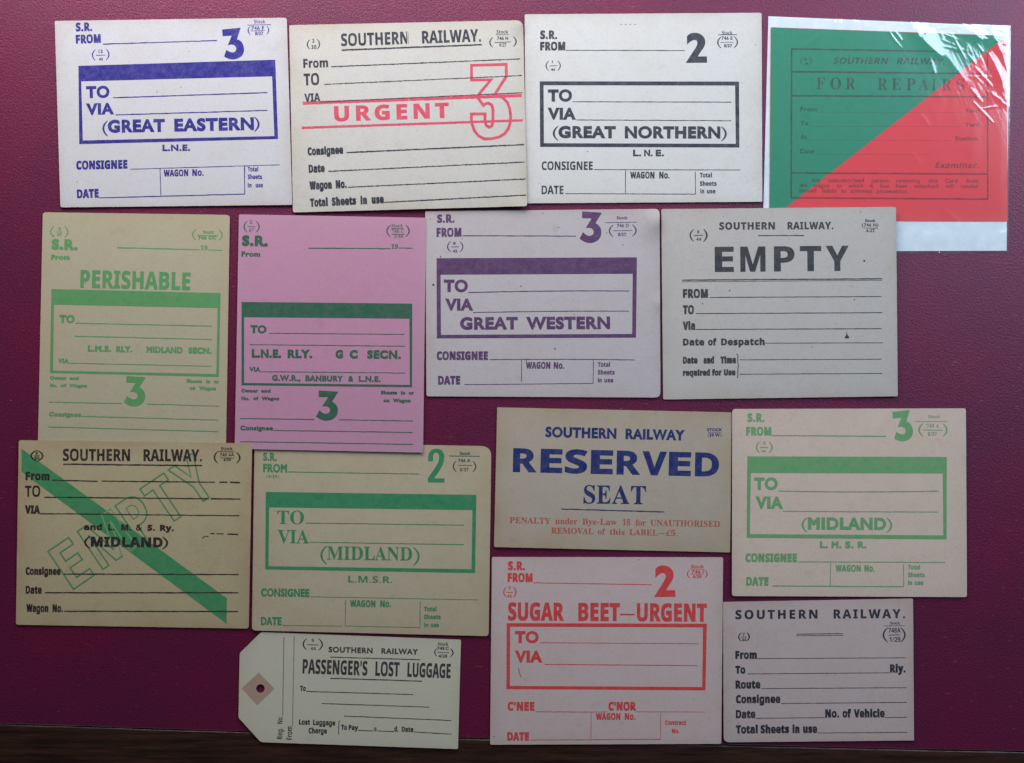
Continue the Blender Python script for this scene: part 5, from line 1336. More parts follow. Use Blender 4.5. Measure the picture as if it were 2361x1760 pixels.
# ---- buff card, pale green print, PERISHABLE
def perishable_card():
    c = Card('wagon_label', 'tall buff card headed PERISHABLE in pale green with a green bar and numeral 3',
             [(112, 57), (1362, 75), (1336, 1640), (79, 1622)], (60, 470, 500 / 1449), PAPERS['perish'], (0.088, 0.28, 0.095, 1),
             cz=(0.15, 0.2, 0.08, 0.08), edge_w=38, bow=0.1, radius=(8, 9, 6, 6), edge=(0.42, 0.33, 0.2, 1), edge_amt=0.55, speck=0.2)
    c.stock([('(', 165, 188, 150, 226, 7), ('5', 216, 234, 178, 20), ('-', 200, 188, 245, 189, 4), ('47', 206, 240, 216, 20), ('(', 279, 257, 150, 226, 7)], n='batch_mark')
    c.t([('S.R.', 170, 345)], 308, 312, H=73, f='G', b=7, n='company_initials')
    c.t([('From', 168, 292)], 374, 376, H=35, f='G', b=3.5)
    c.l(610, 294, 1160, 307, 7)
    c.t([('19', 1165, 1213)], 309, 310, H=30, f='S', b=1)
    c.l(1215, 308, 1310, 313, 6)
    c.stock([('(', 1113, 1137, 170, 242, 7), ('Stock', 1183, 1256, 200, 22), ('-', 1142, 212, 1282, 214, 4), ('746 CC', 1150, 1270, 239, 24, 'G', 2), ('(', 1310, 1288, 172, 245, 7)])
    c.t([('PERISHABLE', 362, 1097)], 561, 579, H=119, b=3, n='heading')
    c.frame([(170, 570), (1300, 597), (1288, 1157), (160, 1130)], [(187, 673), (1280, 697), (1272, 1138), (180, 1115)])
    c.t([('TO', 222, 325)], 796, 798, H=54, f='G', b=5)
    c.l(330, 798, 1242, 818, 6)
    c.l(325, 885, 1240, 907, 6)
    c.t([('L.M.S.', 413, 567), ('RLY.', 602, 710), ('MIDLAND', 805, 1046), ('SECN.', 1085, 1240)], 988, 1004, H=42, f='G', b=3.8, n='destination_heading')
    c.t([('VIA', 215, 285)], 1065, 1067, H=31, f='G', b=3)
    c.l(288, 1065, 1240, 1086, 5)
    c.t([('Owner', 160, 270), ('and', 292, 352)], 1175, 1178, H=24, f='G', b=2.5)
    c.t([('No.', 160, 206), ('of', 232, 270), ('Wagon', 290, 408)], 1224, 1228, H=24, f='G', b=2.5)
    c.t([('Sheets', 1073, 1175), ('in', 1203, 1230), ('or', 1256, 1290)], 1197, 1201, H=26, f='G', b=2.5)
    c.t([('on', 1092, 1130), ('Wagon', 1155, 1270)], 1243, 1247, H=26, f='G', b=2.5)
    c.num('three_hook', (652, 1151, 800, 1353), skew=0)
    c.l(152, 1325, 640, 1335, 5)
    c.l(808, 1338, 1288, 1352, 5)
    c.t([('Consignee', 153, 368)], 1420, 1424, H=30, f='G', b=2.8)
    c.l(370, 1420, 1287, 1445, 5)
    c.l(150, 1491, 1285, 1522, 5)


def pink_card():
    c = Card('wagon_label', 'tall bright pink card printed in dark green with a green bar and numeral 3',
             [(88, 70), (1317, 92), (1297, 1635), (60, 1610)], (520, 470, 500 / 1424), PAPERS['pink'], DKGREEN,
             cz=(0.1, 0.5, 0.85, 0.75), edge_w=24, bow=0.12, radius=(3, 4, 4, 5), edge=(0.42, 0.28, 0.33, 1), edge_amt=0.45, speck=0.35, grain=0.12)
    c.stock([('(', 122, 143, 113, 188, 7), ('2', 158, 176, 132, 22, 'S', 0), ('-', 145, 150, 195, 152, 4), ('47', 152, 186, 184, 20, 'S', 0), ('(', 221, 199, 114, 189, 7)], n='batch_mark')
    c.t([('S.R.', 107, 278)], 278, 282, H=72, f='G', b=7, n='company_initials')
    c.t([('From', 104, 228)], 347, 349, H=35, f='G', b=3)
    c.l(543, 292, 1083, 295, 7)
    c.t([('19', 1088, 1132)], 295, 296, H=30, f='S', b=1)
    c.l(1137, 290, 1230, 292, 6)
    c.stock([('(', 1060, 1084, 140, 218, 8), ('Stock', 1090, 1166, 155, 22, 'S', 0), ('-', 1088, 163, 1168, 164, 4), ('746 C', 1092, 1170, 191, 24, 'S', 0), ('-', 1090, 200, 1180, 201, 4),
             ('5/46', 1108, 1166, 223, 20, 'S', 0), ('(', 1206, 1182, 140, 218, 8)])
    c.frame([(105, 645), (1226, 656), (1225, 1205), (105, 1192)], [(122, 745), (1208, 755), (1210, 1190), (122, 1177)])
    c.t([('TO', 163, 268)], 850, 852, H=53, f='G', b=4.5)
    c.l(287, 851, 1175, 858, 5)
    c.l(157, 925, 1180, 936, 5)
    c.t([('L.N.E.', 172, 365), ('RLY.', 408, 570), ('G', 722, 772), ('C', 815, 868), ('SECN.', 930, 1152)], 1012, 1020, H=57, f='G', b=5, n='destination_heading')
    c.t([('VIA', 157, 228)], 1103, 1104, H=31, f='G', b=2.5)
    c.l(228, 1103, 1180, 1112, 5)
    c.t([('G.W.R.,', 305, 492), ('BANBURY', 525, 770), ('&', 806, 838), ('L.N.E.', 875, 1018)], 1163, 1171, H=39, f='G', b=3, n='route_line')
    c.t([('Owner', 104, 213), ('and', 235, 296)], 1240, 1241, H=24, f='G', b=2.5)
    c.t([('No.', 104, 158), ('of', 182, 216), ('Wagon', 238, 353)], 1290, 1291, H=24, f='G', b=2.5)
    c.t([('Sheets', 1020, 1127), ('in', 1151, 1180), ('or', 1203, 1237)], 1252, 1254, H=25, f='G', b=2.5)
    c.t([('on', 1037, 1076), ('Wagon', 1100, 1215)], 1304, 1305, H=25, f='G', b=2.5)
    c.num('three_hook', (593, 1226, 741, 1424))
    c.l(97, 1410, 583, 1417, 5)
    c.l(745, 1418, 1230, 1427, 5)
    c.t([('Consignee', 97, 312)], 1487, 1489, H=30, f='G', b=2.5)
    c.l(315, 1488, 1228, 1502, 5)
    c.l(95, 1562, 1230, 1580, 5)


def purple_card():
    c = Card('wagon_label', 'white card printed in purple with a purple bar, purple numeral 3 and GREAT WESTERN',
             [(70, 95), (1930, 75), (1937, 1573), (80, 1563)], (960, 460, K600), PAPERS['gw'], PURPLE,
             cz=(0.1, 0.3, 0.25, 0.1), bow=0.2, radius=(3, 12, 14, 5), curls=[(1, 0.06, 0.17, 2.0), (1, 0.5, 0.08, 0.5)], speck=1.3)
    c.t([('S.R.', 165, 302)], 187, 185, H=67, b=4)
    c.t([('FROM', 160, 358)], 298, 297, H=72, b=4)
    c.l(365, 288, 1267, 292, 7)
    c.num('three_hook', (1293, 95, 1472, 346))
    c.stock([('Stock', 1590, 1677, 158, 25), ('-', 1500, 185, 1748, 180, 5), ('746 D', 1592, 1686, 222, 28), ('-', 1562, 250, 1712, 247, 5),
             ('8/37.', 1600, 1672, 292, 27), ('(', 1532, 1562, 203, 297, 9), ('(', 1743, 1713, 200, 294, 9)])
    c.stock([('(', 248, 273, 333, 418, 8), ('8', 291, 312, 360, 22), ('-', 277, 377, 338, 377, 6), ('45', 288, 325, 422, 23), ('(', 369, 343, 333, 418, 8)], n='batch_mark')
    c.frame([(160, 467), (1750, 460), (1743, 1097), (163, 1103)], [(192, 598), (1717, 590), (1713, 1068), (195, 1075)])
    c.t([('TO', 217, 408)], 735, 737, H=99, f='G', b=7.5)
    c.t([('VIA', 232, 447)], 882, 883, H=95, f='G', b=7.5)
    c.l(412, 740, 1688, 727, 7, sag=-6)
    c.l(450, 898, 1686, 887, 6, sag=-4)
    c.t([('GREAT', 347, 805), ('WESTERN', 875, 1537)], 1035, 1029, H=100, f='G', b=7.5, n='destination_heading')
    bottom_row(c, (162, 568), (1275, 1275), (173, 348), (1470, 1469), (870, 1063), (1090, 1173), (1343, 1344),
               (1440, 1537), (1440, 1573), (1440, 1471), (1492, 1562), (1328, 1390, 1452), H=69, b=4)
    c.l(578, 1272, 1732, 1274, 6, sag=-4)
    c.l(835, 1272, 835, 1447, 5)
    c.l(1405, 1278, 1402, 1462, 5)
    c.l(382, 1470, 1402, 1460, 5)
    for x, y, r in ((135, 678, 9), (192, 455, 5), (1100, 1185, 6), (830, 688, 5)):
        c.emit('ink_spot', ([(x + r * math.cos(i * 0.785), y + r * math.sin(i * 0.785)) for i in range(8)], [tuple(range(8))]), BLACK)


def grey_empty_card():
    c = Card('wagon_label', 'grey card with large black EMPTY heading overlapping the plastic sleeve',
             [(85, 77), (1948, 60), (1962, 1563), (100, 1588)], (1500, 460, K600), PAPERS['empty'], (0.030, 0.032, 0.036, 1),
             cz=(0.3, 2.1, 0.8, 0.1), bow=0.15, radius=(4, 6, 4, 4), speck=1.0)
    c.stock([('(', 315, 342, 237, 334, 10), ('8', 370, 386, 270, 26, 'B', 0), ('-', 343, 287, 417, 285, 6), ('44', 362, 403, 328, 25, 'B', 0), ('(', 446, 420, 235, 336, 12)], n='batch_mark')
    c.t([('SOUTHERN', 545, 987), ('RAILWAY.', 1087, 1450)], 241, 237, H=59, b=2, n='heading', tr=30)
    c.l(855, 287, 1217, 287, 8, n='heading_rule')
    c.stock([('Stock', 1702, 1784, 180, 24), ('746 N', 1693, 1792, 216, 26), ('(', 1678, 1690, 192, 222, 5), ('(', 1806, 1794, 192, 222, 5), ('-', 1690, 227, 1803, 229, 5), ('4-27.', 1708, 1786, 261, 25)])
    c.t([('E', 510, 661), ('M', 713, 913), ('P', 980, 1144), ('T', 1186, 1356), ('Y', 1394, 1572)], 577, 567, H=200, b=3, n='empty_heading')
    c.l(247, 641, 1837, 630, 9, n='heading_rule')
    c.l(248, 654, 1836, 642, 4, n='heading_rule')
    c.t([('FROM', 257, 455)], 783, 782, H=71, b=4)
    c.t([('TO', 257, 344)], 911, 911, H=71, b=4)
    c.t([('Via', 257, 354)], 1037, 1036, H=68, b=4)
    c.t([('Date', 257, 426), ('of', 457, 524), ('Despatch', 560, 906)], 1160, 1157, H=55, b=3)
    c.t([('Date', 257, 373), ('and', 420, 504), ('Time', 555, 679)], 1304, 1301, H=55, b=4)
    c.t([('required', 257, 472), ('for', 487, 564), ('Use', 582, 674)], 1401, 1397, H=50, b=4)
    c.l(468, 778, 1833, 771, 6)
    c.l(360, 906, 1838, 899, 6)
    c.l(357, 1032, 1833, 1026, 6)
    c.l(912, 1141, 1842, 1138, 5)
    c.l(707, 1273, 1833, 1268, 5)
    c.l(707, 1387, 1837, 1381, 5)
    c.emit('brace', c.strip([(683, 1225), (692, 1232), (693, 1300), (699, 1318), (693, 1335), (692, 1408), (683, 1416)], 6))
    c.emit('ink_blot', ([(1557, 1046), (1561, 1075), (1575, 1088), (1577, 1099), (1560, 1104), (1543, 1101), (1541, 1092), (1552, 1078)], [tuple(range(8))]))
    for x, y, r in ((1696, 488, 8), (628, 724, 6), (412, 828, 5), (1618, 795, 5)):
        c.emit('ink_spot', ([(x + r * math.cos(i * 0.785), y + r * math.sin(i * 0.785)) for i in range(8)], [tuple(range(8))]))


# ---- brownish yellow card, diagonal green band
def green_band_card():
    blk = (0.018, 0.012, 0.014, 1)
    c = Card('wagon_label', 'brownish yellow card crossed by a diagonal green band and outlined green EMPTY',
             [(80, 52), (1932, 78), (1905, 1548), (57, 1517)], (20, 1000, K600), PAPERS['yellow'], blk,
             cz=(0.75, 1.55, 0.1, 0.1), edge_w=36, bow=0.15, radius=(6, 9, 7, 6), edge=(0.36, 0.22, 0.13, 1), edge_amt=0.6, speck=0.2, stain=0.22)
    g = (0.045, 0.25, 0.095, 1)
    band = [(102, 120), (1733, 1308), (1728, 1508), (102, 303)]
    c.emit('green_band', c.quadgrid(band, 40, 5), g)
    org = (515, 1235)
    L = math.hypot(1025, -695)
    V, F = c.t([('E', 0, 198), ('M', 282, 602), ('P', 645, 838), ('T', 882, 1110), ('Y', 1152, 1390)], 0, 0, H=362, b=0, p1=(org, (1540, 540)), outline=11.5)
    idx = []
    for f in F:
        p = (sum(V[i][0] for i in f) / 4, sum(V[i][1] for i in f) / 4)
        idx.append(1 if inside(p, band) else 0)
    c.emit('outlined_lettering', (V, F), mats=[c.ink((0.06, 0.235, 0.10, 1)), c.ink((0.17, 0.36, 0.16, 1))], mat_idx=idx)
    c.begin()
    c.par(178, 222, 132, 222, 11)
    c.par(270, 226, 132, 222, 11)
    c.t([('9', 212, 232)], 168, 168, H=26, b=1)
    c.l(200, 176, 248, 176, 5, rough=0)
    c.t([('30', 203, 245)], 208, 208, H=26, b=1)
    c.end('batch_mark')
    c.t([('SOUTHERN', 430, 963), ('RAILWAY.', 1070, 1533)], 216, 221, H=95, b=2, n='heading')
    c.l(432, 243, 1535, 255, 11, n='heading_rule')
    c.stock([('Stock', 1685, 1778, 133, 26, 'B', 0), ('-', 1660, 142, 1790, 145, 5), ('746 AA', 1676, 1787, 180, 25, 'B', 0), ('-', 1680, 192, 1790, 194, 4), ('6/30', 1705, 1765, 218, 22),
             ('(', 1633, 1658, 143, 234, 11), ('(', 1834, 1808, 150, 234, 11)])
    c.t([('From', 133, 325)], 369, 372, H=67, b=4)
    c.t([('TO', 130, 250)], 501, 501, H=88, b=1)
    c.t([('VIA', 130, 248)], 636, 637, H=67, b=4)
    for x0, y0, x1, y1, w in ((343, 370, 707, 378, 9), (737, 377, 1637, 386, 9), (1672, 385, 1735, 386, 9), (1755, 387, 1838, 388, 11), (283, 505, 1587, 517, 9), (1603, 517, 1838, 520, 9),
                              (250, 635, 1832, 652, 8), (437, 1115, 1825, 1118, 9), (288, 1263, 1823, 1263, 9), (440, 1410, 1818, 1412, 9),
                              (1600, 793, 1635, 793, 6), (1650, 795, 1705, 796, 7), (1735, 797, 1822, 800, 10)):
        c.l(x0, y0, x1, y1, w, rough=1.5)
    c.l(1535, 832, 1556, 815, 6)
    c.l(1556, 815, 1585, 816, 6)
    c.t([('and', 597, 740), ('L.', 790, 838), ('M.', 893, 973), ('&', 1010, 1058), ('S.', 1100, 1161), ('Ry.', 1200, 1310)], 765, 773, H=48, b=3, n='destination_line')
    c.begin()
    c.par(607, 648, 815, 912, 13)
    c.t([('MIDLAND', 652, 1222)], 897, 904, H=80, b=4)
    c.par(1258, 1220, 820, 916, 13)
    c.end('destination_heading')
    c.t([('Consignee', 135, 412)], 1120, 1122, H=60, b=3)
    c.t([('Date', 135, 262)], 1270, 1271, H=62, b=3)
    c.t([('Wagon', 140, 315), ('No.', 348, 430)], 1415, 1417, H=62, b=3)


def green_serif_card():
    c = Card('wagon_label', 'buff card in green with slim numeral 2 and serif (MIDLAND), tucked under the pink card',
             [(92, 30), (1972, 66), (1950, 1573), (72, 1528)], (560, 1010, K600), PAPERS['mid2'], MGREEN,
             cz=(0.08, 0.08, 0.3, 0.6), edge_w=32, bow=0.12, radius=(8, 24, 8, 9), edge=(0.40, 0.29, 0.18, 1), edge_amt=0.6, speck=0.2, stain=0.18)
    c.t([('S.R.', 160, 270)], 182, 184, H=67, f='G', b=4)
    c.t([('FROM', 160, 350)], 272, 275, H=67, f='G', b=4)
    c.stock([('9/39', 200, 274, 318, 24, 'G', 0.5), ('(', 188, 196, 294, 322, 3), ('(', 286, 278, 295, 323, 3)], n='batch_mark')
    c.l(355, 270, 1400, 287, 7)
    c.num('two_tall', (1467, 85, 1600, 355))
    c.stock([('Stock', 1720, 1806, 135, 26), ('-', 1637, 143, 1882, 146, 6), ('746 A', 1708, 1806, 193, 27), ('-', 1705, 217, 1818, 219, 5), ('8/37', 1722, 1789, 265, 27, 'B', 0),
             ('(', 1670, 1694, 183, 268, 9), ('(', 1848, 1824, 183, 270, 9)], ink=lin(34, 84, 62))
    c.frame([(182, 428), (1853, 452), (1842, 1072), (178, 1043)], [(208, 550), (1822, 573), (1815, 1042), (203, 1018)])
    c.t([('TO', 272, 485)], 682, 684, H=105, f='S')
    c.t([('VIA', 275, 523)], 835, 837, H=105, f='S')
    c.l(497, 675, 1755, 692, 6)
    c.l(527, 827, 1753, 847, 6)
    c.begin()
    c.par(623, 664, 858, 1002, 13)
    c.t([('MIDLAND', 668, 1342)], 965, 973, H=105, f='S')
    c.par(1395, 1354, 868, 1012, 13)
    c.end('destination_heading')
    c.t([('L.M.S.R.', 836, 1184)], 1146, 1151, H=52, f='B', n='company_initials')
    bottom_row(c, (143, 527), (1258, 1263), (143, 305), (1485, 1487), (850, 1052), (1090, 1175), (1340, 1343),
               (1438, 1536), (1438, 1570), (1438, 1472), (1490, 1555), (1375, 1438, 1501), H=65, f='G', b=4)
    c.l(537, 1260, 1867, 1285, 4)
    c.l(815, 1285, 812, 1492, 5)
    c.l(1407, 1297, 1405, 1505, 5)
    c.l(313, 1487, 785, 1493, 4)
    c.l(812, 1492, 1405, 1505, 4)


def reserved_card():
    c = Card('reserved_label', 'long buff label reading RESERVED SEAT in navy with red penalty lines below',
             [(97, 72), (2095, 115), (2080, 1308), (70, 1262)], (1120, 920, K221), PAPERS['reserved'], NAVY,
             cz=(0.15, 0.05, 0.05, 0.3), edge_w=45, bow=0.2, radius=(2, 3, 3, 4), edge=(0.36, 0.26, 0.14, 1), edge_amt=0.75, speck=0.15)
    c.t([('SOUTHERN', 507, 1112), ('RAILWAY', 1190, 1690)], 326, 355, H=90, f='G', b=6, n='heading')
    c.t([(ch, a, b) for ch, a, b in (('R', 230, 430), ('E', 465, 650), ('S', 672, 862), ('E', 893, 1081), ('R', 1113, 1312), ('V', 1333, 1537), ('E', 1557, 1746), ('D', 1780, 1985))],
        623, 664, H=204, b=6, n='reserved_heading')
    c.t([('S', 832, 932), ('E', 945, 1063), ('A', 1073, 1223), ('T', 1235, 1363)], 890, 898, H=155, f='S', b=1, n='seat_heading')
    c.l(643, 938, 1523, 963, 9, n='heading_rule')
    c.stock([('STOCK', 1885, 2013, 276, 26, 'G', 1.5), ('-', 1890, 286, 2008, 288, 3), ('39 W', 1905, 1993, 322, 28, 'G', 1.5), ('(', 1893, 1901, 294, 325, 4), ('(', 2006, 1998, 295, 326, 4)])
    c.t([('PENALTY', 203, 552), ('under', 592, 780), ('Bye-Law', 822, 1117), ('18', 1165, 1230), ('for', 1275, 1363), ('UNAUTHORISED', 1402, 1993)], 1057, 1090, H=50, f='S', ink=ORED, n='penalty_line')
    c.begin()
    c.t([('REMOVAL', 557, 918), ('of', 955, 1018), ('this', 1056, 1183), ('LABEL', 1222, 1465), ('£5.', 1537, 1632)], 1145, 1167, H=49, f='S')
    c.l(1470, 1146, 1530, 1148, 4, rough=0)
    c.end('penalty_line', ORED)


def green_round_card():
    c = Card('wagon_label', 'pale card in bright green with green bar, bold numeral 3 and sans serif (MIDLAND)',
             [(97, 80), (1952, 75), (1960, 1573), (95, 1565)], (1660, 920, K600), PAPERS['mid3'], (0.125, 0.32, 0.125, 1),
             cz=(0.5, 0.2, 0.3, 0.5), edge_w=22, bow=0.25, radius=(8, 6, 6, 7), edge=(0.42, 0.36, 0.30, 1), speck=0.4)
    c.t([('S.R.', 218, 353)], 183, 183, H=69, b=4)
    c.t([('FROM', 207, 408)], 291, 291, H=69, b=4)
    c.l(412, 291, 1318, 297, 9)
    c.num('three_round', (1368, 88, 1533, 337))
    c.stock([('Stock', 1653, 1746, 153, 25, 'B', 0), ('-', 1550, 180, 1805, 179, 5), ('746 A', 1637, 1738, 227, 27, 'S', 0), ('-', 1612, 247, 1768, 249, 6), ('8/37', 1650, 1721, 292, 30, 'B', 0),
             ('(', 1580, 1612, 195, 297, 11), ('(', 1800, 1769, 197, 297, 10)])
    c.stock([('(', 290, 315, 340, 428, 9), ('6', 345, 363, 362, 22, 'S', 0), ('-', 320, 385, 382, 388, 6), ('44', 330, 363, 423, 18), ('(', 414, 388, 340, 428, 9)], n='batch_mark')
    c.frame([(217, 456), (1800, 461), (1798, 1115), (212, 1102)], [(245, 588), (1768, 592), (1773, 1083), (237, 1073)])
    c.t([('TO', 270, 458)], 722, 723, H=99, f='G', b=7.5)
    c.t([('VIA', 285, 497)], 871, 873, H=97, f='G', b=7.5)
    c.l(465, 731, 1735, 731, 8, sag=7)
    c.l(500, 892, 1733, 898, 7)
    c.begin()
    c.par(655, 691, 942, 1057, 13)
    c.t([('MIDLAND', 697, 1319)], 1037, 1041, H=98, f='G', b=8)
    c.par(1360, 1324, 945, 1060, 13)
    c.end('destination_heading')
    c.t([('L.', 793, 857), ('M.', 885, 963), ('S.', 993, 1060), ('R.', 1093, 1162)], 1185, 1186, H=55, f='G', b=4.5, n='company_initials')
    bottom_row(c, (203, 610), (1295, 1296), (208, 385), (1482, 1483), (917, 1118), (1147, 1227), (1370, 1371),
               (1493, 1588), (1493, 1624), (1493, 1525), (1545, 1614), (1353, 1414, 1476), H=69, b=4)
    c.l(625, 1293, 1787, 1297, 6)
    c.l(878, 1300, 875, 1480, 5)
    c.l(1456, 1310, 1458, 1488, 5)
    c.l(418, 1484, 1458, 1490, 8)


def sugar_card():
    c = Card('wagon_label', 'pale pinkish card headed SUGAR BEET-URGENT in orange red with a red box and numeral 2',
             [(118, 50), (1953, 52), (1938, 1533), (103, 1540)], (1100, 1270, K600), PAPERS['sugar'], (0.62, 0.048, 0.044, 1),
             cz=(0.15, 0.25, 0.2, 0.15), bow=0.25, radius=(4, 5, 4, 4), speck=0.9)
    c.t([('S.R.', 245, 380)], 155, 155, H=70, b=4)
    c.t([('FROM', 242, 440)], 248, 250, H=71, b=4)
    c.l(447, 255, 1385, 270, 6)
    c.num('two_heavy', (1404, 117, 1574, 368))
    c.stock([('Stock', 1698, 1800, 137, 26), ('-', 1690, 145, 1803, 146, 4), ('746 I', 1703, 1797, 180, 27), ('-', 1692, 185, 1797, 186, 4), ('6/38', 1712, 1781, 217, 25),
             ('(', 1669, 1688, 152, 218, 7), ('(', 1825, 1806, 154, 218, 7)])
    c.stock([('(', 212, 233, 287, 371, 8), ('2', 248, 267, 305, 22, 'S', 0), ('-', 232, 330, 285, 331, 5), ('42', 238, 276, 372, 24), ('(', 308, 288, 287, 371, 8)], n='batch_mark')
    c.begin()
    c.t([('SUGAR', 245, 687), ('BEET', 803, 1133), ('URGENT', 1268, 1823)], 554, 564, H=144, b=5)
    c.l(1134, 506, 1250, 507, 12, rough=0)
    c.end('heading')
    c.frame([(235, 575), (1823, 580), (1812, 1108), (233, 1098)], [(262, 603), (1793, 608), (1787, 1082), (260, 1073)], bar=False)
    c.t([('TO', 300, 488)], 732, 734, H=95, f='G', b=7.5)
    c.t([('VIA', 303, 515)], 887, 888, H=95, f='G', b=7.5)
    c.l(500, 730, 1757, 738, 5)
    c.l(537, 902, 1750, 912, 6)
    c.t([("C'NEE", 243, 455)], 1270, 1270, H=70, b=4)
    c.t([("C'NOR", 1043, 1260)], 1269, 1269, H=69, b=4)
    c.l(463, 1278, 1033, 1280, 5)
    c.l(1262, 1278, 1808, 1280, 4)
    c.l(905, 1285, 903, 1495, 4)
    c.l(1457, 1290, 1455, 1495, 4)
    c.l(425, 1502, 1455, 1497, 5)
    c.t([('WAGON', 943, 1137), ('No.', 1172, 1256)], 1342, 1342, H=53, b=2)
    c.t([('DATE', 240, 412)], 1507, 1507, H=67, b=4)
    c.t([('Contract', 1493, 1659)], 1382, 1382, H=36, b=1)
    c.t([('No.', 1547, 1604)], 1448, 1448, H=35, b=1)
    c.emit('scratch_mark', c.strip([(328, 930), (336, 968), (350, 1004)], 4), BLACK)


def plain_black_card():
    c = Card('wagon_label', 'small grey card in plain black type with double rule, lower right near the table edge',
             [(100, 67), (1718, 38), (1727, 1247), (105, 1263)], (1640, 1370, K221), PAPERS['black'], BLACK,
             cz=(0.4, 0.1, 0.1, 0.4), bow=0.2, radius=(2, 4, 2, 14), speck=0.3)
    c.t([('SOUTHERN', 205, 905), ('RAILWAY.', 1042, 1650)], 214, 205, H=77, b=2, n='heading', tr=150)
    c.l(725, 342, 1123, 337, 6, n='heading_rule')
    c.l(725, 356, 1123, 351, 5, n='heading_rule')
    c.stock([('Stock', 1520, 1606, 259, 25, 'S', 0), ('-', 1473, 271, 1650, 270, 4), ('748A', 1508, 1612, 328, 40, 'B', 0), ('-', 1510, 350, 1605, 347, 6), ('1/29', 1517, 1611, 407, 40, 'B', 0),
             ('(', 1466, 1504, 285, 411, 11), ('(', 1649, 1611, 285, 411, 11)])
    c.stock([('(', 234, 256, 328, 403, 9), ('7', 268, 286, 355, 24), ('-', 252, 367, 302, 365, 5), ('44', 260, 298, 403, 29, 'B', 0), ('(', 323, 302, 326, 401, 10)], n='batch_mark')
    c.t([('From', 205, 388)], 553, 552, H=69, b=4)
    c.t([('To', 205, 290)], 678, 678, H=67, b=4)
    c.t([('Rly.', 1522, 1654)], 669, 668, H=71, b=4)
    c.t([('Route', 207, 418)], 806, 804, H=70, b=4)
    c.t([('Consignee', 210, 588)], 930, 928, H=70, b=4)
    c.t([('Date', 210, 376)], 1058, 1057, H=70, b=4)
    c.t([('No.', 970, 1089), ('of', 1118, 1191), ('Vehicle', 1215, 1476)], 1052, 1050, H=70, b=4)
    c.t([('Total', 210, 396), ('Sheets', 420, 663), ('in', 692, 751), ('use', 782, 902)], 1188, 1183, H=71, b=4)
    for q in ((388, 549, 1660, 543), (305, 680, 1518, 670), (425, 805, 1663, 797), (595, 932, 1663, 922), (380, 1058, 967, 1052), (1478, 1052, 1665, 1049), (907, 1183, 1667, 1178)):
        c.l(*q, 5)


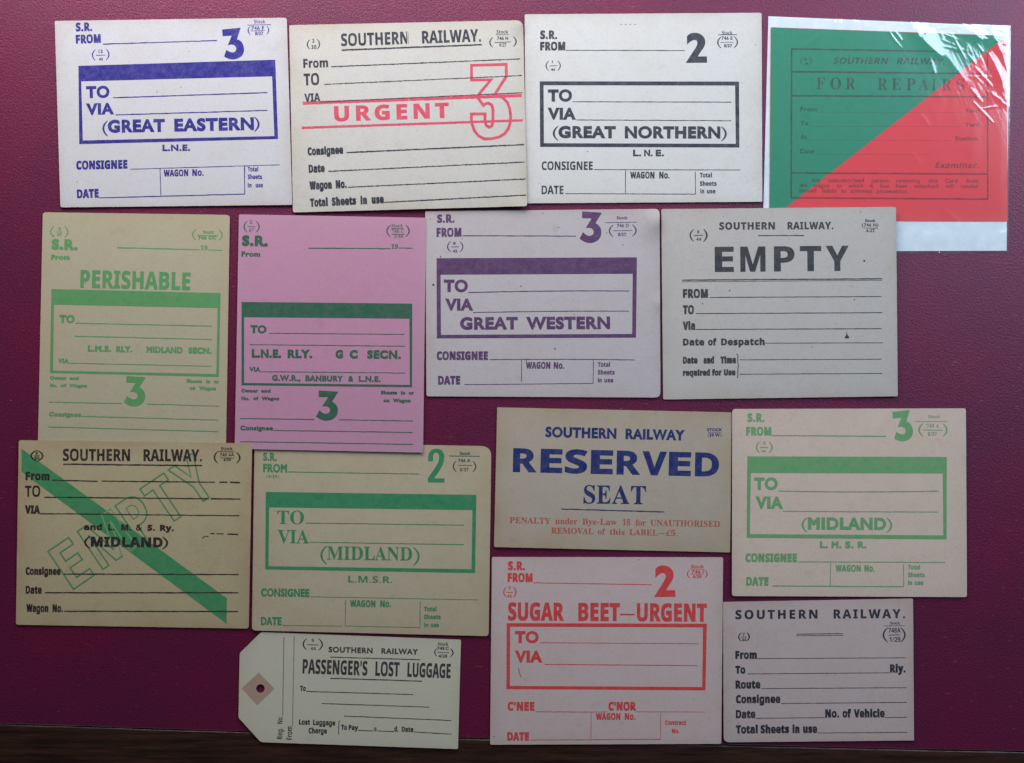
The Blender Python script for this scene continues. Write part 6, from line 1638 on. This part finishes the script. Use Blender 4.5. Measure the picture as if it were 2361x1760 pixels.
def luggage_tag():
    out = [(303, 66), (2005, 130), (1980, 1062), (300, 1003), (110, 795), (120, 245)]
    blk = (0.030, 0.022, 0.034, 1)
    c = Card('luggage_tag', 'greenish white luggage tag with clipped corners and a pink patch around its string hole',
             [(112, 60), (2005, 130), (1980, 1062), (105, 998)], (520, 1440, K221), PAPERS['tag'], blk, cat='tag',
             cz=(0.08, 0.1, 0.15, 0.25), bow=0.2, radius=(5, 4, 4, 5, 5, 5), outline=out, hole=(297, 546, 37), speck=0.1, stain=0.06, grain=0.09,
             edge_amt=0.25)
    # reinforcing patch, pierced by the hole
    dia = [(283, 410), (417, 548), (270, 688), (137, 545)]
    m = paper_mat((0.43, 0.30, 0.23, 1), (0.3, 0.2, 0.15, 1), 0.0, 0.1, 0.25, 0.2)
    V, F = [], []
    for k in range(48):
        a = k * math.pi / 24
        d = (math.cos(a), math.sin(a))
        best = 1e9
        for i in range(4):
            p, q = dia[i], dia[(i + 1) % 4]
            ex, ey = q[0] - p[0], q[1] - p[1]
            den = d[0] * ey - d[1] * ex
            if abs(den) > 1e-9:
                t = ((p[0] - 297) * ey - (p[1] - 546) * ex) / den
                s = ((p[0] - 297) * d[1] - (p[1] - 546) * d[0]) / den
                if t > 0 and -0.001 <= s <= 1.001:
                    best = min(best, t)
        V += [(297 + d[0] * 36, 546 + d[1] * 36), (297 + d[0] * best, 546 + d[1] * best)]
    # square the corners off
    for i in range(4):
        j = min(range(48), key=lambda k: math.hypot(V[2 * k + 1][0] - dia[i][0], V[2 * k + 1][1] - dia[i][1]))
        V[2 * j + 1] = dia[i]
    for k in range(48):
        j = (k + 1) % 48
        F.append((2 * k, 2 * k + 1, 2 * j + 1, 2 * j))
    c.emit('hole_patch', (V, F), mats=m)
    c.dots(497, 108, 487, 775, 6, 9, on=0.7)
    c.dots(585, 98, 570, 865, 6, 9, on=0.6)
    c.t([('Reg.', 0, 95), ('No.', 130, 193)], 0, 0, H=44, p1=((483, 976), (486, 780)))
    c.t([('From', 0, 112)], 0, 0, H=47, p1=((566, 982), (568, 870)))
    c.stock([('(', 662, 692, 120, 216, 10), ('9', 734, 752, 150, 28, 'B', 0), ('-', 695, 172, 790, 175, 6), ('44', 724, 769, 218, 26, 'B', 0), ('(', 824, 792, 122, 220, 10)], n='batch_mark')
    c.t([('SOUTHERN', 877, 1252), ('RAILWAY', 1327, 1637)], 237, 258, H=48, f='G', b=3, n='heading', tr=40)
    c.l(890, 278, 1660, 301, 7, n='heading_rule')
    c.stock([('Stock', 1808, 1898, 181, 29, 'S', 0), ('749.C', 1803, 1902, 218, 28), ('-', 1805, 237, 1905, 241, 5), ('4/28', 1813, 1888, 283, 28), ('(', 1781, 1801, 203, 271, 8), ('(', 1937, 1914, 205, 277, 9)])
    c.t([("PASSENGER'S", 655, 1207), ('LOST', 1275, 1480), ('LUGGAGE', 1548, 1916)], 417, 458, H=122, b=2, n='luggage_heading')
    c.l(892, 458, 1673, 483, 8, n='heading_rule')
    c.t([('To', 635, 683)], 567, 568, H=46, b=2)
    c.t([('Lost', 625, 719), ('Luggage', 745, 934)], 853, 862, H=46, b=2)
    c.t([('Charge', 707, 863)], 926, 930, H=46, b=2)
    c.emit('brace', c.strip([(975, 818), (966, 828), (965, 868), (958, 877), (964, 888), (962, 928), (970, 937)], 6))
    c.t([('To', 985, 1033), ('Pay', 1048, 1128)], 897, 902, H=44, b=2)
    c.t([('s.', 1264, 1298)], 908, 909, H=40)
    c.t([('d.', 1437, 1471), ('Date', 1500, 1599)], 912, 917, H=44, b=2)
    for q in ((688, 570, 1598, 597), (818, 673, 1733, 704), (1010, 780, 1923, 818), (1130, 902, 1258, 906), (1300, 907, 1432, 912), (1603, 916, 1923, 934)):
        c.l(*q, 6)


for build in (blue_card, urgent_card, black_box_card, repairs_card, sleeve, perishable_card, pink_card, purple_card, grey_empty_card,
              green_band_card, green_serif_card, reserved_card, green_round_card, sugar_card, plain_black_card, luggage_tag):
    build()
